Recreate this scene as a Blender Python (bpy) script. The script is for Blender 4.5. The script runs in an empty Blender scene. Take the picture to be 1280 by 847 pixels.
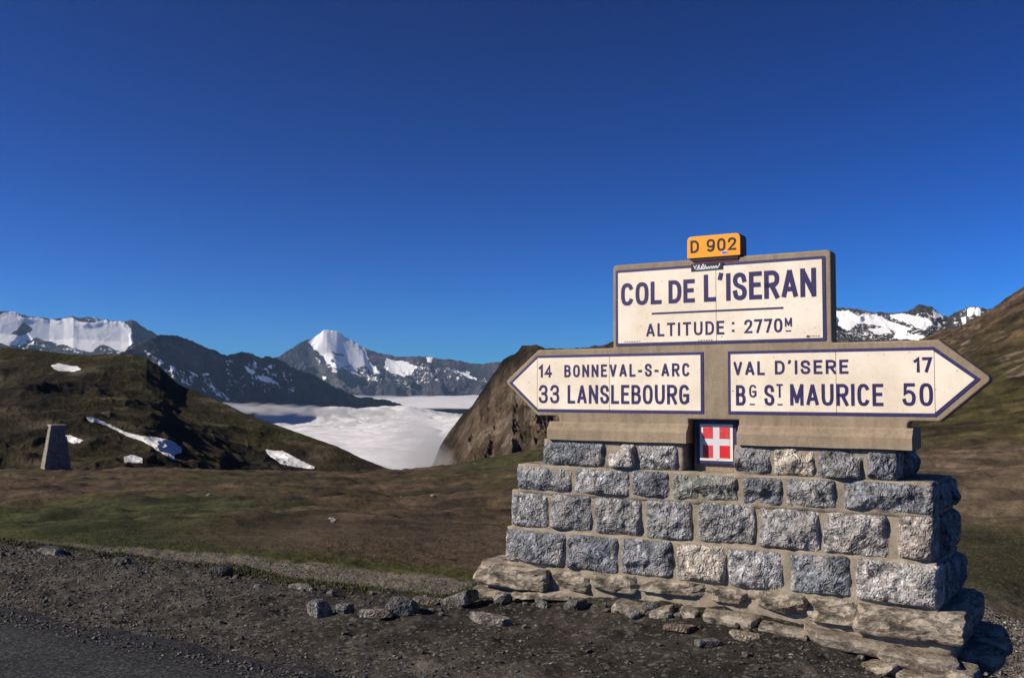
import bpy, bmesh, math, random
import numpy as np
from mathutils import Vector, Matrix
rng = np.random.default_rng(7); random.seed(7)
R = math.radians
sc = bpy.context.scene
col = sc.collection
# ------------------------------------------------------------------ camera
EYE = 1.6; F = 1250.0; HOR = 495.0; PITCH = math.atan((HOR-423.5)/F); ROLL = R(-0.2)
cam_d = bpy.data.cameras.new('camera'); cam = bpy.data.objects.new('camera', cam_d); col.objects.link(cam)
cam_d.sensor_width = 36; cam_d.lens = F/1280*36; cam_d.clip_start = .05; cam_d.clip_end = 60000
cam.matrix_world = Matrix.Translation((0, 0, EYE)) @ Matrix.Rotation(math.pi/2+PITCH, 4, 'X') @ Matrix.Rotation(-ROLL, 4, 'Z')
sc.camera = cam
# ------------------------------------------------------------------ light: low sun from the left, a little behind the camera
SUN_AZ = R(77); SUN_EL = R(31)
to_sun = Vector((-math.sin(SUN_AZ)*math.cos(SUN_EL), -math.cos(SUN_AZ)*math.cos(SUN_EL), math.sin(SUN_EL)))
sun_d = bpy.data.lights.new('sun', 'SUN'); sun_d.energy = 5.0; sun_d.angle = R(.5); sun_d.color = (1, .90, .74)
sun = bpy.data.objects.new('sun', sun_d); col.objects.link(sun)
sun.rotation_euler = to_sun.to_track_quat('Z', 'Y').to_euler(); sun.location = (-30, -10, 30)
w = bpy.data.worlds.new('World'); sc.world = w; w.use_nodes = True
wn = w.node_tree; wn.nodes.clear()
sky = wn.nodes.new('ShaderNodeTexSky'); sky.sky_type = 'NISHITA'; sky.sun_disc = False
sky.sun_elevation = SUN_EL; sky.sun_rotation = math.atan2(to_sun.x, to_sun.y)
sky.altitude = 2770; sky.air_density = 1.0; sky.dust_density = 0.05; sky.ozone_density = 5
# polarised high-altitude blue: a film-like curve on the physical sky
def vm(op, x, y):
    n = wn.nodes.new('ShaderNodeVectorMath'); n.operation = op; wn.links.new(x, n.inputs[0]); n.inputs[1].default_value = y; return n.outputs[0]
gm = wn.nodes.new('ShaderNodeGamma'); gm.inputs[1].default_value = 1.95
bg = wn.nodes.new('ShaderNodeBackground'); bg.inputs[1].default_value = .05
wo = wn.nodes.new('ShaderNodeOutputWorld')
wn.links.new(vm('MULTIPLY', sky.outputs[0], (.03, .03, .03)), gm.inputs[0])
wn.links.new(vm('MULTIPLY', gm.outputs[0], (62., 205., 285.)), bg.inputs[0]); wn.links.new(bg.outputs[0], wo.inputs[0])
sc.view_settings.view_transform = 'Standard'; sc.view_settings.look = 'None'
sc.view_settings.exposure = 0.28; sc.view_settings.gamma = 1
sc.cycles.max_bounces = 6; sc.cycles.volume_bounces = 0; sc.cycles.transparent_max_bounces = 8

# ------------------------------------------------------------------ noise
def _h(ix, iy, iz, seed):
    n = (ix.astype(np.uint32)*np.uint32(374761393) + iy.astype(np.uint32)*np.uint32(668265263)
         + iz.astype(np.uint32)*np.uint32(2147483647 & 1274126177) + np.uint32((seed*974711 + 12345) & 0xffffffff))
    n = (n ^ (n >> np.uint32(13)))*np.uint32(1274126177); n = n ^ (n >> np.uint32(16))
    n = n*np.uint32(2246822519); n = n ^ (n >> np.uint32(15))
    return (n & np.uint32(0xffffff)).astype(np.float64)/16777215.0
def vn2(x, y, seed=0):
    x = np.asarray(x, float); y = np.asarray(y, float)
    fx = np.floor(x); fy = np.floor(y); tx = x-fx; ty = y-fy
    tx = tx*tx*tx*(tx*(tx*6-15)+10); ty = ty*ty*ty*(ty*(ty*6-15)+10)
    ix = fx.astype(np.int64); iy = fy.astype(np.int64); z = np.zeros_like(ix)
    a = _h(ix, iy, z, seed); b = _h(ix+1, iy, z, seed); c = _h(ix, iy+1, z, seed); d = _h(ix+1, iy+1, z, seed)
    return (a*(1-tx)+b*tx)*(1-ty)+(c*(1-tx)+d*tx)*ty
def fbm2(x, y, o=4, seed=0, g=.5):
    s = 0; a = 1; t = 0
    for i in range(o):
        c, sn = math.cos(.6*i), math.sin(.6*i)
        s = s + a*(vn2((x*c-y*sn)*2**i+17.3*i, (x*sn+y*c)*2**i-9.1*i, seed+i)*2-1); t += a; a *= g
    return s/t
def ridge2(x, y, o=5, seed=0, g=.5):
    s = 0; a = 1; t = 0; wt = 1
    for i in range(o):
        c, sn = math.cos(.7*i), math.sin(.7*i)
        v = 1-np.abs(vn2((x*c-y*sn)*2**i+7.3*i, (x*sn+y*c)*2**i-3.1*i, seed+i)*2-1); v = v*v
        s = s + a*v*wt; t += a; wt = np.clip(v*1.6, 0, 1); a *= g
    return s/t
def vn3(x, y, z, seed=0):
    fx = np.floor(x); fy = np.floor(y); fz = np.floor(z); tx = x-fx; ty = y-fy; tz = z-fz
    tx = tx*tx*(3-2*tx); ty = ty*ty*(3-2*ty); tz = tz*tz*(3-2*tz)
    ix = fx.astype(np.int64); iy = fy.astype(np.int64); iz = fz.astype(np.int64)
    def L(k): return (_h(ix, iy, iz+k, seed)*(1-tx)+_h(ix+1, iy, iz+k, seed)*tx)*(1-ty)+(_h(ix, iy+1, iz+k, seed)*(1-tx)+_h(ix+1, iy+1, iz+k, seed)*tx)*ty
    return L(0)*(1-tz)+L(1)*tz
def fbm3(p, sc_, o=3, seed=0):
    s = 0; a = 1; t = 0
    for i in range(o):
        q = p*sc_*2**i+11.7*i; s = s+a*(vn3(q[:, 0], q[:, 1], q[:, 2], seed+i)*2-1); t += a; a *= .5
    return s/t
def cell2(x, y, seed=0):
    fx = np.floor(x); fy = np.floor(y); best = np.full(x.shape, 9.)
    for i in (-1, 0, 1):
        for j in (-1, 0, 1):
            ix = (fx+i).astype(np.int64); iy = (fy+j).astype(np.int64); z = np.zeros_like(ix)
            best = np.minimum(best, (fx+i+_h(ix, iy, z, seed)-x)**2+(fy+j+_h(ix, iy, z, seed+99)-y)**2)
    return np.sqrt(np.clip(1-best/.95, 0, 1))
def sstep(a, b, x): t = np.clip((x-a)/(b-a), 0, 1); return t*t*(3-2*t)
def in_poly(px, py, poly):
    inside = np.zeros(px.shape, bool); n = len(poly)
    for i in range(n):
        x0, y0 = poly[i]; x1, y1 = poly[(i+1) % n]
        if y0 == y1: continue
        c = ((y0 > py) != (y1 > py)) & (px < (x1-x0)*(py-y0)/(y1-y0)+x0); inside ^= c
    return inside

# ------------------------------------------------------------------ bearings: a bearing is written as the column of the picture it is seen in
def ray(px, py):
    x = (np.asarray(px, float)-640)/F; y = -(np.asarray(py, float)-423.5)/F
    c, s = math.cos(ROLL), math.sin(ROLL); x, y = c*x-s*y, s*x+c*y
    return x, math.cos(PITCH)-y*math.sin(PITCH), math.sin(PITCH)+y*math.cos(PITCH)
def bearing(px): x, y, z = ray(px, HOR); return np.arctan2(x, y)
def height_at(px, py, r): x, y, z = ray(px, py); return EYE+z/np.hypot(x, y)*r
def picture_xy(X, Y, Z):                 # where a surface point lies, used only to lay out snow fields
    d0 = X; d1 = Y; d2 = Z-EYE
    f = d1*math.cos(PITCH)+d2*math.sin(PITCH); v = -d1*math.sin(PITCH)+d2*math.cos(PITCH)
    x = d0/f; y = v/f; c, s = math.cos(-ROLL), math.sin(-ROLL); x, y = c*x-s*y, s*x+c*y
    return 640+x*F, 423.5-y*F
AZ = R(32.2)
Ux, Uy = math.cos(AZ), -math.sin(AZ); Nx, Ny = math.sin(AZ), math.cos(AZ)   # road / wall direction and its normal
def W(u, s, z=0): return (u*Ux+s*Nx, u*Uy+s*Ny, z)

# ------------------------------------------------------------------ object helpers
def tag(o, label=None, cat=None, group=None, kind=None):
    if label: o['label'] = label
    if cat: o['category'] = cat
    if group: o['group'] = group
    if kind: o['kind'] = kind
    return o
def mesh_np(name, V, Fc, smooth=True):
    """V (n,3); Fc (m,k) with constant k"""
    me = bpy.data.meshes.new(name); V = np.asarray(V, np.float32); Fc = np.asarray(Fc, np.int32); k = Fc.shape[1]
    me.vertices.add(len(V)); me.vertices.foreach_set('co', V.ravel())
    me.loops.add(Fc.size); me.loops.foreach_set('vertex_index', Fc.ravel())
    me.polygons.add(len(Fc)); me.polygons.foreach_set('loop_start', np.arange(0, Fc.size, k, dtype=np.int32))
    me.polygons.foreach_set('loop_total', np.full(len(Fc), k, np.int32))
    me.polygons.foreach_set('use_smooth', np.full(len(Fc), smooth, bool))
    me.update(calc_edges=True); me.validate()
    return me
def link(name, me, mat=None, parent=None):
    o = bpy.data.objects.new(name, me); col.objects.link(o)
    if mat and not me.materials: me.materials.append(mat)
    if parent: o.parent = parent
    return o
def empty(name, loc=(0, 0, 0), rz=0):
    o = bpy.data.objects.new(name, None); col.objects.link(o); o.location = loc; o.rotation_euler.z = rz; o.empty_display_size = .2; return o
def vcol(me, name, rgb):
    a = me.attributes.new(name, 'FLOAT_COLOR', 'POINT'); c = np.ones((len(me.vertices), 4), np.float32); c[:, :3] = rgb; a.data.foreach_set('color', c.ravel())
def vfloat(me, name, v):
    a = me.attributes.new(name, 'FLOAT', 'POINT'); a.data.foreach_set('value', np.asarray(v, np.float32).ravel())
def bm_obj(name, bm, mat, parent=None, smooth=False):
    me = bpy.data.meshes.new(name); bmesh.ops.recalc_face_normals(bm, faces=bm.faces); bm.to_mesh(me); bm.free()
    if smooth: me.polygons.foreach_set('use_smooth', np.ones(len(me.polygons), bool))
    return link(name, me, mat, parent)

# ------------------------------------------------------------------ materials
class NT:
    def __init__(s, name):
        s.m = bpy.data.materials.new(name); s.m.use_nodes = True; s.t = s.m.node_tree; s.t.nodes.clear()
        s.o = s.t.nodes.new('ShaderNodeOutputMaterial')
    def n(s, typ, ins=None, **kw):
        nd = s.t.nodes.new('ShaderNode'+typ)
        for k, v in kw.items(): setattr(nd, k, v)
        for k, v in (ins or {}).items():
            if isinstance(v, bpy.types.NodeSocket): s.t.links.new(v, nd.inputs[k])
            else: nd.inputs[k].default_value = v
        return nd
    def noise(s, vec, scale, detail=5, rough=.55, w=None):
        return s.n('TexNoise', {'Vector': vec, 'Scale': scale, 'Detail': detail, 'Roughness': rough}).outputs[0]
    def math(s, op, a, b=0.0, clamp=False):
        nd = s.t.nodes.new('ShaderNodeMath'); nd.operation = op; nd.use_clamp = clamp
        for i, v in enumerate((a, b)):
            if isinstance(v, bpy.types.NodeSocket): s.t.links.new(v, nd.inputs[i])
            else: nd.inputs[i].default_value = v
        return nd.outputs[0]
    def ramp(s, v, stops):
        nd = s.n('ValToRGB', {'Fac': v}); el = nd.color_ramp.elements
        while len(el) < len(stops): el.new(.5)
        for e, (p, c) in zip(el, stops): e.position = p; e.color = (*c, 1) if len(c) == 3 else c
        return nd.outputs[0]
    def mix(s, f, a, b, mode='MIX'):
        nd = s.t.nodes.new('ShaderNodeMix'); nd.data_type = 'RGBA'; nd.blend_type = mode
        for i, v in ((0, f), (6, a), (7, b)):
            if isinstance(v, bpy.types.NodeSocket): s.t.links.new(v, nd.inputs[i])
            else: nd.inputs[i].default_value = v if i == 0 else ((*v, 1) if len(v) == 3 else v)
        return nd.outputs[2]
    def bump(s, h, dist, strength=1.0, nrm=None):
        i = {'Height': h, 'Distance': dist, 'Strength': strength}
        if nrm: i['Normal'] = nrm
        return s.n('Bump', i).outputs[0]
    def done(s, color, rough=.9, normal=None, spec=.3, **kw):
        i = {'Base Color': color if isinstance(color, bpy.types.NodeSocket) else (*color, 1), 'Roughness': rough, 'Specular IOR Level': spec}
        if normal: i['Normal'] = normal
        i.update(kw)
        b = s.n('BsdfPrincipled', i); s.t.links.new(b.outputs[0], s.o.inputs[0]); return s.m
def G(v): return (v, v, v)

def mat_ground():
    m = NT('ground_cover'); g = m.n('NewGeometry').outputs['Position']
    c = m.n('Attribute', attribute_name='albedo').outputs['Color']; gr = m.n('Attribute', attribute_name='grit').outputs['Fac']
    n1 = m.noise(g, 9, 8, .7); n2 = m.noise(g, 70, 4, .7); n3 = m.noise(g, 1.1, 6, .65)
    k = m.math('MULTIPLY', m.ramp(n1, [(.25, G(.45)), (.75, G(1.6))]), m.ramp(n3, [(.25, G(.6)), (.75, G(1.4))]))
    k = m.math('MULTIPLY', k, m.ramp(n2, [(.2, G(.6)), (.8, G(1.4))]))
    base = m.mix(1.0, c, m.n('CombineColor', {0: k, 1: k, 2: k}).outputs[0], 'MULTIPLY')
    v = m.n('TexVoronoi', {'Vector': g, 'Scale': 38.0}).outputs['Color']
    sp = m.math('GREATER_THAN', m.n('SeparateColor', {0: v}).outputs[0], .88)
    base = m.mix(m.math('MULTIPLY', sp, m.math('MULTIPLY', gr, .55)), base, (.17, .16, .14))
    h = m.math('ADD', m.math('MULTIPLY', n1, .05), m.math('MULTIPLY', n2, .015)); h = m.math('ADD', h, m.math('MULTIPLY', n3, .12))
    return m.done(base, .95, m.bump(h, 1.0, .8), spec=.15)
def mat_rock_far(name, cols, scale, relief, snow=True, stretch=(1, 1, 1)):
    m = NT(name); g = m.n('NewGeometry').outputs['Position']
    mp = m.n('Mapping', {'Vector': g, 'Scale': (scale*stretch[0], scale*stretch[1], scale*stretch[2])}).outputs[0]
    n1 = m.noise(mp, 1, 10, .68); n2 = m.noise(mp, 5.3, 7, .65)
    base = m.ramp(m.math('ADD', m.math('MULTIPLY', n1, .6), m.math('MULTIPLY', n2, .4)), [(.36, cols[0]), (.49, cols[1]), (.63, cols[2])])
    nrm = m.bump(m.math('ADD', n1, m.math('MULTIPLY', n2, .4)), relief, .9)
    if not snow:
        return m.done(base, .95, nrm, spec=.1)
    s = m.n('Attribute', attribute_name='snow').outputs['Fac']
    n3 = m.noise(mp, 17, 4, .7); sf = m.math('ADD', m.math('ADD', s, m.math('MULTIPLY', m.math('SUBTRACT', n2, .5), 1.5)), m.math('MULTIPLY', m.math('SUBTRACT', n3, .5), .9))
    sf = m.ramp(sf, [(.46, G(0)), (.54, G(1))])
    a = m.n('BsdfPrincipled', {'Base Color': base, 'Roughness': .95, 'Specular IOR Level': .1, 'Normal': nrm})
    b = m.n('BsdfPrincipled', {'Base Color': (.93, .93, .94, 1), 'Roughness': .7, 'Specular IOR Level': .2, 'Normal': m.bump(n1, relief*.25, .4)})
    x = m.n('MixShader', {0: sf, 1: a.outputs[0], 2: b.outputs[0]}); m.t.links.new(x.outputs[0], m.o.inputs[0]); return m.m
def mat_attr(name, rough=.9, fine=30, spec=.2):
    m = NT(name); g = m.n('NewGeometry').outputs['Position']
    c = m.n('Attribute', attribute_name='albedo').outputs['Color']; n = m.noise(g, fine, 5, .65)
    return m.done(m.mix(1.0, c, m.ramp(n, [(.25, G(.6)), (.75, G(1.35))]), 'MULTIPLY'), rough, m.bump(n, .01, .5), spec=spec)
def mat_crag(name, fine, relief, k=1.0):
    m = NT(name); g = m.n('NewGeometry').outputs['Position']
    c = m.n('Attribute', attribute_name='albedo').outputs['Color']; n = m.noise(g, fine, 9, .7); n2 = m.noise(m.n('Mapping', {'Vector': g, 'Scale': (1.6, 1.6, .45)}).outputs[0], fine*2.2, 7, .7)
    col_ = m.mix(1.0, c, m.ramp(n, [(.3, G(.5)), (.7, G(1.5))]), 'MULTIPLY'); col_ = m.mix(1.0, col_, m.ramp(n2, [(.3, G(.6)), (.7, G(1.35))]), 'MULTIPLY')
    return m.done(col_, .95, m.bump(m.math('ADD', n, n2), relief, k), spec=.1)
def mat_stone():
    m = NT('rock_faced_stone'); tc = m.n('TexCoord').outputs['Object']; oi = m.n('ObjectInfo')
    off = m.n('VectorMath', {0: m.n('CombineXYZ', {0: oi.outputs['Random'], 1: m.math('MULTIPLY', oi.outputs['Random'], 7.7), 2: m.math('MULTIPLY', oi.outputs['Random'], 3.1)}).outputs[0], 3: 40.0}, operation='SCALE').outputs[0]
    p = m.n('VectorMath', {0: tc, 1: off}, operation='ADD').outputs[0]
    n1 = m.noise(p, 9, 8, .66); n2 = m.noise(p, 34, 6, .7); n3 = m.noise(p, 120, 3, .7); nb = m.noise(p, 4.2, 5, .6)
    k = m.math('MULTIPLY', m.ramp(n2, [(.30, G(.65)), (.5, G(.97)), (.68, G(1.5))]), m.ramp(m.noise(p, 14, 4, .6), [(.32, G(.5)), (.5, G(1)), (.68, G(1.7))]))
    k = m.n('CombineColor', {0: k, 1: k, 2: k}).outputs[0]
    vo = m.n('TexVoronoi', {'Vector': m.n('VectorMath', {0: p, 1: m.n('TexNoise', {'Vector': p, 'Scale': 9.0, 'Detail': 3.0}).outputs['Color']}, operation='ADD').outputs[0], 'Scale': 9.0})
    cellv = m.n('SeparateColor', {0: vo.outputs['Color']}).outputs[0]
    base = m.mix(1.0, m.mix(1.0, oi.outputs['Color'], (1.42, 1.42, 1.42), 'MULTIPLY'), k, 'MULTIPLY')
    base = m.mix(1.0, base, m.ramp(cellv, [(.0, G(.6)), (1.0, G(1.55))]), 'MULTIPLY')
    base = m.mix(m.ramp(nb, [(.52, G(0)), (.64, G(.7))]), base, (.36, .335, .31))          # pale weathered patches
    al = oi.outputs['Alpha']                                                                 # 0..1 how much calcite
    wv = m.n('TexWave', {'Vector': p, 'Scale': 2.1, 'Distortion': 9.0, 'Detail': 4.0, 'Detail Scale': 1.6, 'Detail Roughness': .65}, wave_type='BANDS').outputs['Fac']
    vein = m.ramp(wv, [(.985, G(0)), (.999, G(1))])
    base = m.mix(m.math('MULTIPLY', vein, m.math('MULTIPLY', al, .45)), base, (.55, .53, .5))
    pat = m.ramp(m.math('MULTIPLY', n1, m.math('ADD', m.math('MULTIPLY', n2, .5), .75)), [(.55, G(0)), (.66, G(1))])
    base = m.mix(m.math('MULTIPLY', pat, m.math('ADD', m.math('MULTIPLY', al, .9), .12)), base, (.56, .55, .54))
    dk = m.ramp(m.noise(p, 15, 6, .7), [(.34, G(.22)), (.46, G(1))]); base = m.mix(1.0, base, dk, 'MULTIPLY')
    h = m.math('ADD', m.math('ADD', m.math('MULTIPLY', n1, .020), m.math('MULTIPLY', vo.outputs['Distance'], .018)), m.math('ADD', m.math('MULTIPLY', n2, .007), m.math('MULTIPLY', n3, .001)))
    return m.done(base, .72, m.bump(h, 1.0, 1.0), spec=.45)
def mat_warm(name, a, b, c, sc_=1.0, bump=.012, rough=.92, crack=False):
    m = NT(name); tc = m.n('TexCoord').outputs['Object']
    n1 = m.noise(tc, 6*sc_, 7, .65); n2 = m.noise(tc, 45*sc_, 5, .7); n3 = m.noise(tc, 220*sc_, 2, .6)
    base = m.ramp(m.math('ADD', m.math('MULTIPLY', n1, .65), m.math('MULTIPLY', n2, .35)), [(.32, a), (.5, b), (.68, c)])
    base = m.mix(1.0, base, m.ramp(n3, [(.3, G(.8)), (.7, G(1.2))]), 'MULTIPLY')
    if crack:
        n4 = m.noise(m.n('Mapping', {'Vector': tc, 'Scale': (5, 5, 16)}).outputs[0], 1.5, 8, .7); base = m.mix(1.0, base, m.ramp(n4, [(.36, G(.25)), (.44, G(1.0))]), 'MULTIPLY'); n1 = m.math('ADD', n1, m.ramp(n4, [(.38, G(0)), (.5, G(1.2))]))
    h = m.math('ADD', n1, m.math('ADD', m.math('MULTIPLY', n2, .4), m.math('MULTIPLY', n3, .1)))
    return m.done(base, rough, m.bump(h, bump, .8), spec=.2)
def mat_concrete():
    m = NT('weathered_concrete'); tc = m.n('TexCoord').outputs['Object']
    st = m.n('Mapping', {'Vector': tc, 'Scale': (7, 7, 1.1)}).outputs[0]
    n1 = m.noise(tc, 3.5, 7, .65); n2 = m.noise(tc, 60, 5, .75); n3 = m.noise(st, 2.5, 5, .6)
    base = m.ramp(n1, [(.3, (.235, .182, .128)), (.55, (.315, .248, .178)), (.75, (.38, .31, .235))])
    base = m.mix(1.0, base, m.ramp(n3, [(.3, G(.8)), (.55, G(1.04))]), 'MULTIPLY')
    base = m.mix(1.0, base, m.ramp(n2, [(.25, G(.8)), (.7, G(1.15))]), 'MULTIPLY')
    return m.done(base, .92, m.bump(m.math('ADD', m.math('MULTIPLY', n2, .5), n1), .006, .9), spec=.2)
def mat_enamel(name, c, dirt=.5, rough=.38):
    m = NT(name); tc = m.n('TexCoord').outputs['Object']
    n1 = m.noise(tc, 2.2, 6, .65); n2 = m.noise(tc, 70, 3, .7)
    base = m.mix(1.0, (*c,), m.ramp(n1, [(.3, (1-.2*dirt, 1-.24*dirt, 1-.3*dirt)), (.6, G(1.0))]), 'MULTIPLY')
    spot = m.ramp(n2, [(.30, G(1)), (.325, G(0))]); base = m.mix(m.math('MULTIPLY', spot, dirt), base, (.12, .09, .07))
    return m.done(base, rough, m.bump(n1, .002, .3), spec=.5)
def mat_worn(name, c, bg_, wear=.5):
    m = NT(name); tc = m.n('TexCoord').outputs['Object']; n2 = m.noise(tc, 55, 5, .75); n1 = m.noise(tc, 5, 4, .6)
    f = m.ramp(n2, [(.62-.12*wear, G(0)), (.75-.1*wear, G(.85*wear+.1))])
    base = m.mix(f, m.mix(m.ramp(n1, [(.3, G(0)), (.7, G(.5))]), c, tuple(min(1, x*1.6+.004) for x in c)), bg_)
    return m.done(base, .45, spec=.4)
def mat_snow():
    m = NT('old_snow'); g = m.n('NewGeometry').outputs['Position']; n = m.noise(g, .35, 6, .6)
    return m.done(m.ramp(n, [(.3, (.62, .60, .58)), (.65, (.85, .86, .88))]), .7, m.bump(n, .6, .5), spec=.2)
def mat_cloud():
    m = NT('cloud_white'); g = m.n('NewGeometry').outputs['Position']
    n = m.noise(m.n('Mapping', {'Vector': g, 'Scale': (1, 1, 2)}).outputs[0], .012, 8, .6)
    d = m.n('BsdfDiffuse', {'Color': (.80, .79, .815, 1), 'Normal': m.bump(n, 16, .2)}); t = m.n('BsdfTranslucent', {'Color': (.9, .9, .92, 1)})
    x = m.n('MixShader', {0: .12, 1: d.outputs[0], 2: t.outputs[0]}); m.t.links.new(x.outputs[0], m.o.inputs[0]); return m.m
M = dict(ground=mat_ground(), stone=mat_stone(), snow=mat_snow(), cloud=mat_cloud(), pebble=mat_attr('pebble_stone', .85, 60, .3),
         grass=mat_attr('grass_blade', .7, 3, .2), concrete=mat_concrete(),
         mortar=mat_warm('sand_mortar', (.14, .115, .085), (.28, .235, .18), (.40, .345, .28), 2, .010),
         found=mat_warm('weathered_slab_rock', (.12, .10, .08), (.34, .29, .23), (.50, .44, .37), .8, .03, crack=True),
         white=mat_enamel('cream_enamel', (.90, .80, .66), 1.0), navy=mat_worn('navy_enamel', (.022, .014, .085), (.5, .44, .42), .12),
         navyb=mat_worn('faded_navy_border', (.026, .022, .105), (.33, .29, .36), .35),
         orange=mat_enamel('orange_enamel', (.98, .36, .0), .3), black=mat_enamel('black_paint', (.012, .011, .012), .2),
         joint=mat_enamel('dark_joint', (.10, .07, .05), .2, .9), maroon=mat_enamel('maroon_tape', (.12, .008, .02), .2),
         shield=mat_enamel('grey_white_enamel', (.66, .64, .68), .4), redw=mat_worn('worn_red_enamel', (.55, .03, .04), (.62, .40, .38), .6),
         red=mat_enamel('bright_red_enamel', (.66, .012, .015), .2), stickw=mat_enamel('sticker_white', (.8, .8, .85), .2), stickb=mat_enamel('sticker_blue', (.08, .08, .6), .2))
mr = NT('asphalt'); g_ = mr.n('NewGeometry').outputs['Position']
na0 = mr.noise(g_, 60, 4, .85); va = mr.n('TexVoronoi', {'Vector': g_, 'Scale': 75.0}); na = mr.math('ADD', mr.math('MULTIPLY', mr.n('SeparateColor', {0: va.outputs['Color']}).outputs[0], .5), mr.math('MULTIPLY', na0, .5)); nb_ = mr.noise(g_, 1.3, 6, .6)
M['asphalt'] = mr.done(mr.mix(1.0, mr.ramp(na, [(.25, (.009, .009, .009)), (.5, (.024, .024, .025)), (.75, (.10, .097, .092))]), mr.ramp(nb_, [(.3, G(.75)), (.7, G(1.2))]), 'MULTIPLY'), .85, mr.bump(na, .03, 1.0), spec=.3)

# ================================================================== GROUND
TR = np.array([12, 20, 35, 60, 85, 130, 200, 260, 350, 500])
TP = np.array([-200, 200, 480, 560, 640, 700, 850, 1000, 1175, 1225, 1280, 1400, 1700])
TZ = np.array([
 [-.8, -1.0, -1.9, -2.9, -3.6, -18, -70, -110, -170, -260],
 [-.8, -1.0, -1.9, -3.1, -4.1, -18, -70, -110, -170, -260],
 [-.8, -1.0, -2.1, -3.6, -4.8, -16, -60, -100, -170, -260],
 [-.8, -1.0, -2.0, -3.2, -4.1, -7.0, -30, -70, -150, -260],
 [-.8, -1.0, -1.8, -2.8, -3.6, -5.9, -9.7, -14, -60, -200],
 [-.8, -1.0, -1.6, -2.4, -3.0, -5.0, -7.8, -10, -14, -100],
 [-.8, -1.0, -1.2, -1.8, -2.0, -2.5, -4.0, -6, -12, -90],
 [-.8, -.9, -1.0, -1.2, -1.2, 0, 6, 10, -6, -90],
 [-.8, -.9, -.9, -.9, -.1, 2.6, 9.8, 16.4, 4, -80],
 [-.8, -.9, -.9, -.85, .3, 4.2, 14.2, 21.6, 8, -80],
 [-.8, -.9, -.9, -.8, .7, 5.8, 18.0, 27.6, 12, -80],
 [-.8, -.9, -.8, -.5, 2., 9.5, 25, 38, 20, -60],
 [-.6, -.5, -.3, 1., 5., 17, 40, 62, 50, -20]], float)
_lr = np.linspace(math.log(8), math.log(500), 360); _pp = np.linspace(-200, 1700, 240)
_T = np.array([np.interp(_lr, np.log(TR), z) for z in TZ])
_k = np.exp(-np.linspace(-2, 2, 17)**2); _k /= _k.sum()
_T = np.array([np.convolve(np.pad(z, 8, 'edge'), _k, 'valid') for z in _T])
_T = np.array([np.interp(_pp, TP, _T[:, j]) for j in range(len(_lr))]).T
_T = np.array([np.convolve(np.pad(z, 5, 'edge'), np.ones(11)/11, 'valid') for z in _T.T]).T
def table(px, lr):
    a = np.clip((px+200)/1900*239, 0, 238.999); b = np.clip((lr-_lr[0])/(_lr[-1]-_lr[0])*359, 0, 358.999)
    i = a.astype(int); j = b.astype(int); fa = a-i; fb = b-j
    return (_T[i, j]*(1-fa)+_T[i+1, j]*fa)*(1-fb)+(_T[i, j+1]*(1-fa)+_T[i+1, j+1]*fa)*fb
def us(X, Y): return X*Ux+Y*Uy, X*Nx+Y*Ny
def ground_z(X, Y, detail=True):
    X = np.asarray(X, float); Y = np.asarray(Y, float)
    r = np.hypot(X, Y)+1e-6; az = np.arctan2(X, Y); u, s = us(X, Y)
    px = 640+F*np.tan(np.clip(az, -1.25, 1.25))*1.003
    se = 6.35+1.45*sstep(-5.0, -4.6, u)*1.0-1.05*sstep(-1.5, -.8, u)
    dep = .47+.38*sstep(-4, -1.4, u)
    zn = -dep*sstep(0, 1.9, s-se)-.012*np.clip(s-9.5, 0, 100)
    zn = zn+.15*np.exp(-((u+2.9)/1.0)**2)*np.exp(-((s-7.2)/.42)**2)                  # dirt heaped against the plinth
    zn = zn-.22*sstep(-1.9, -1.0, u)*sstep(5.9, 6.9, s)*(1-sstep(-.2, .8, u)*.5)
    zn = zn-.05*sstep(2.2, 4.2, -s+4.4+0*u)*0
    zf = table(px, np.log(np.maximum(r, 8)))
    k = sstep(11, 24, r)*sstep(1.3, .95, np.abs(az)); z = zn*(1-k)+zf*k
    z = z*(1-sstep(1.25, 1.6, np.abs(az))*sstep(12, 30, r))
    z = np.where(r > 500, -260-60*sstep(500, 3000, r), z)
    if detail:
        off = sstep(4.15, 4.75, s+.12*fbm2(u*1.3, u*0+3, 3, 5))
        vis = np.clip(1.6-np.abs(az), 0, 1)
        z = z+off*(.020*fbm2(X*6, Y*6, 4, 11)*(r < 16)*1.6+.045*fbm2(X*1.1, Y*1.1, 3, 12)*sstep(4.4, 6.5, s))
        z = z+sstep(12, 26, r)*(.20*fbm2(X*.9, Y*.9, 4, 13)+.5*fbm2(X/10, Y/10, 4, 14))*(1-.5*sstep(500, 600, r))
        z = z+sstep(60, 130, r)*(1.1*fbm2(X/24, Y/24, 5, 15)*sstep(900, 1150, px))
        z = z+sstep(60, 110, r)*(.8*(ridge2(X/8, Y/8, 4, 18)-.45)+.3*fbm2(X/2.2, Y/2.2, 3, 19))*sstep(900, 1100, px)
        z = z+sstep(95, 170, r)*(1.6*(ridge2(X/30, Y/30, 5, 16)-.5)*sstep(950, 1100, px))
        t = sstep(200, -40, px)*sstep(16, 24, r)*sstep(60, 40, r); z = z+t*.5*(ridge2(X/6+Y/14, Y/5, 4, 17)-.45)   # tussocky bank, left
    return z
def mixc(c, d, f): return c*(1-f[..., None])+np.array(d)*f[..., None]
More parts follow.
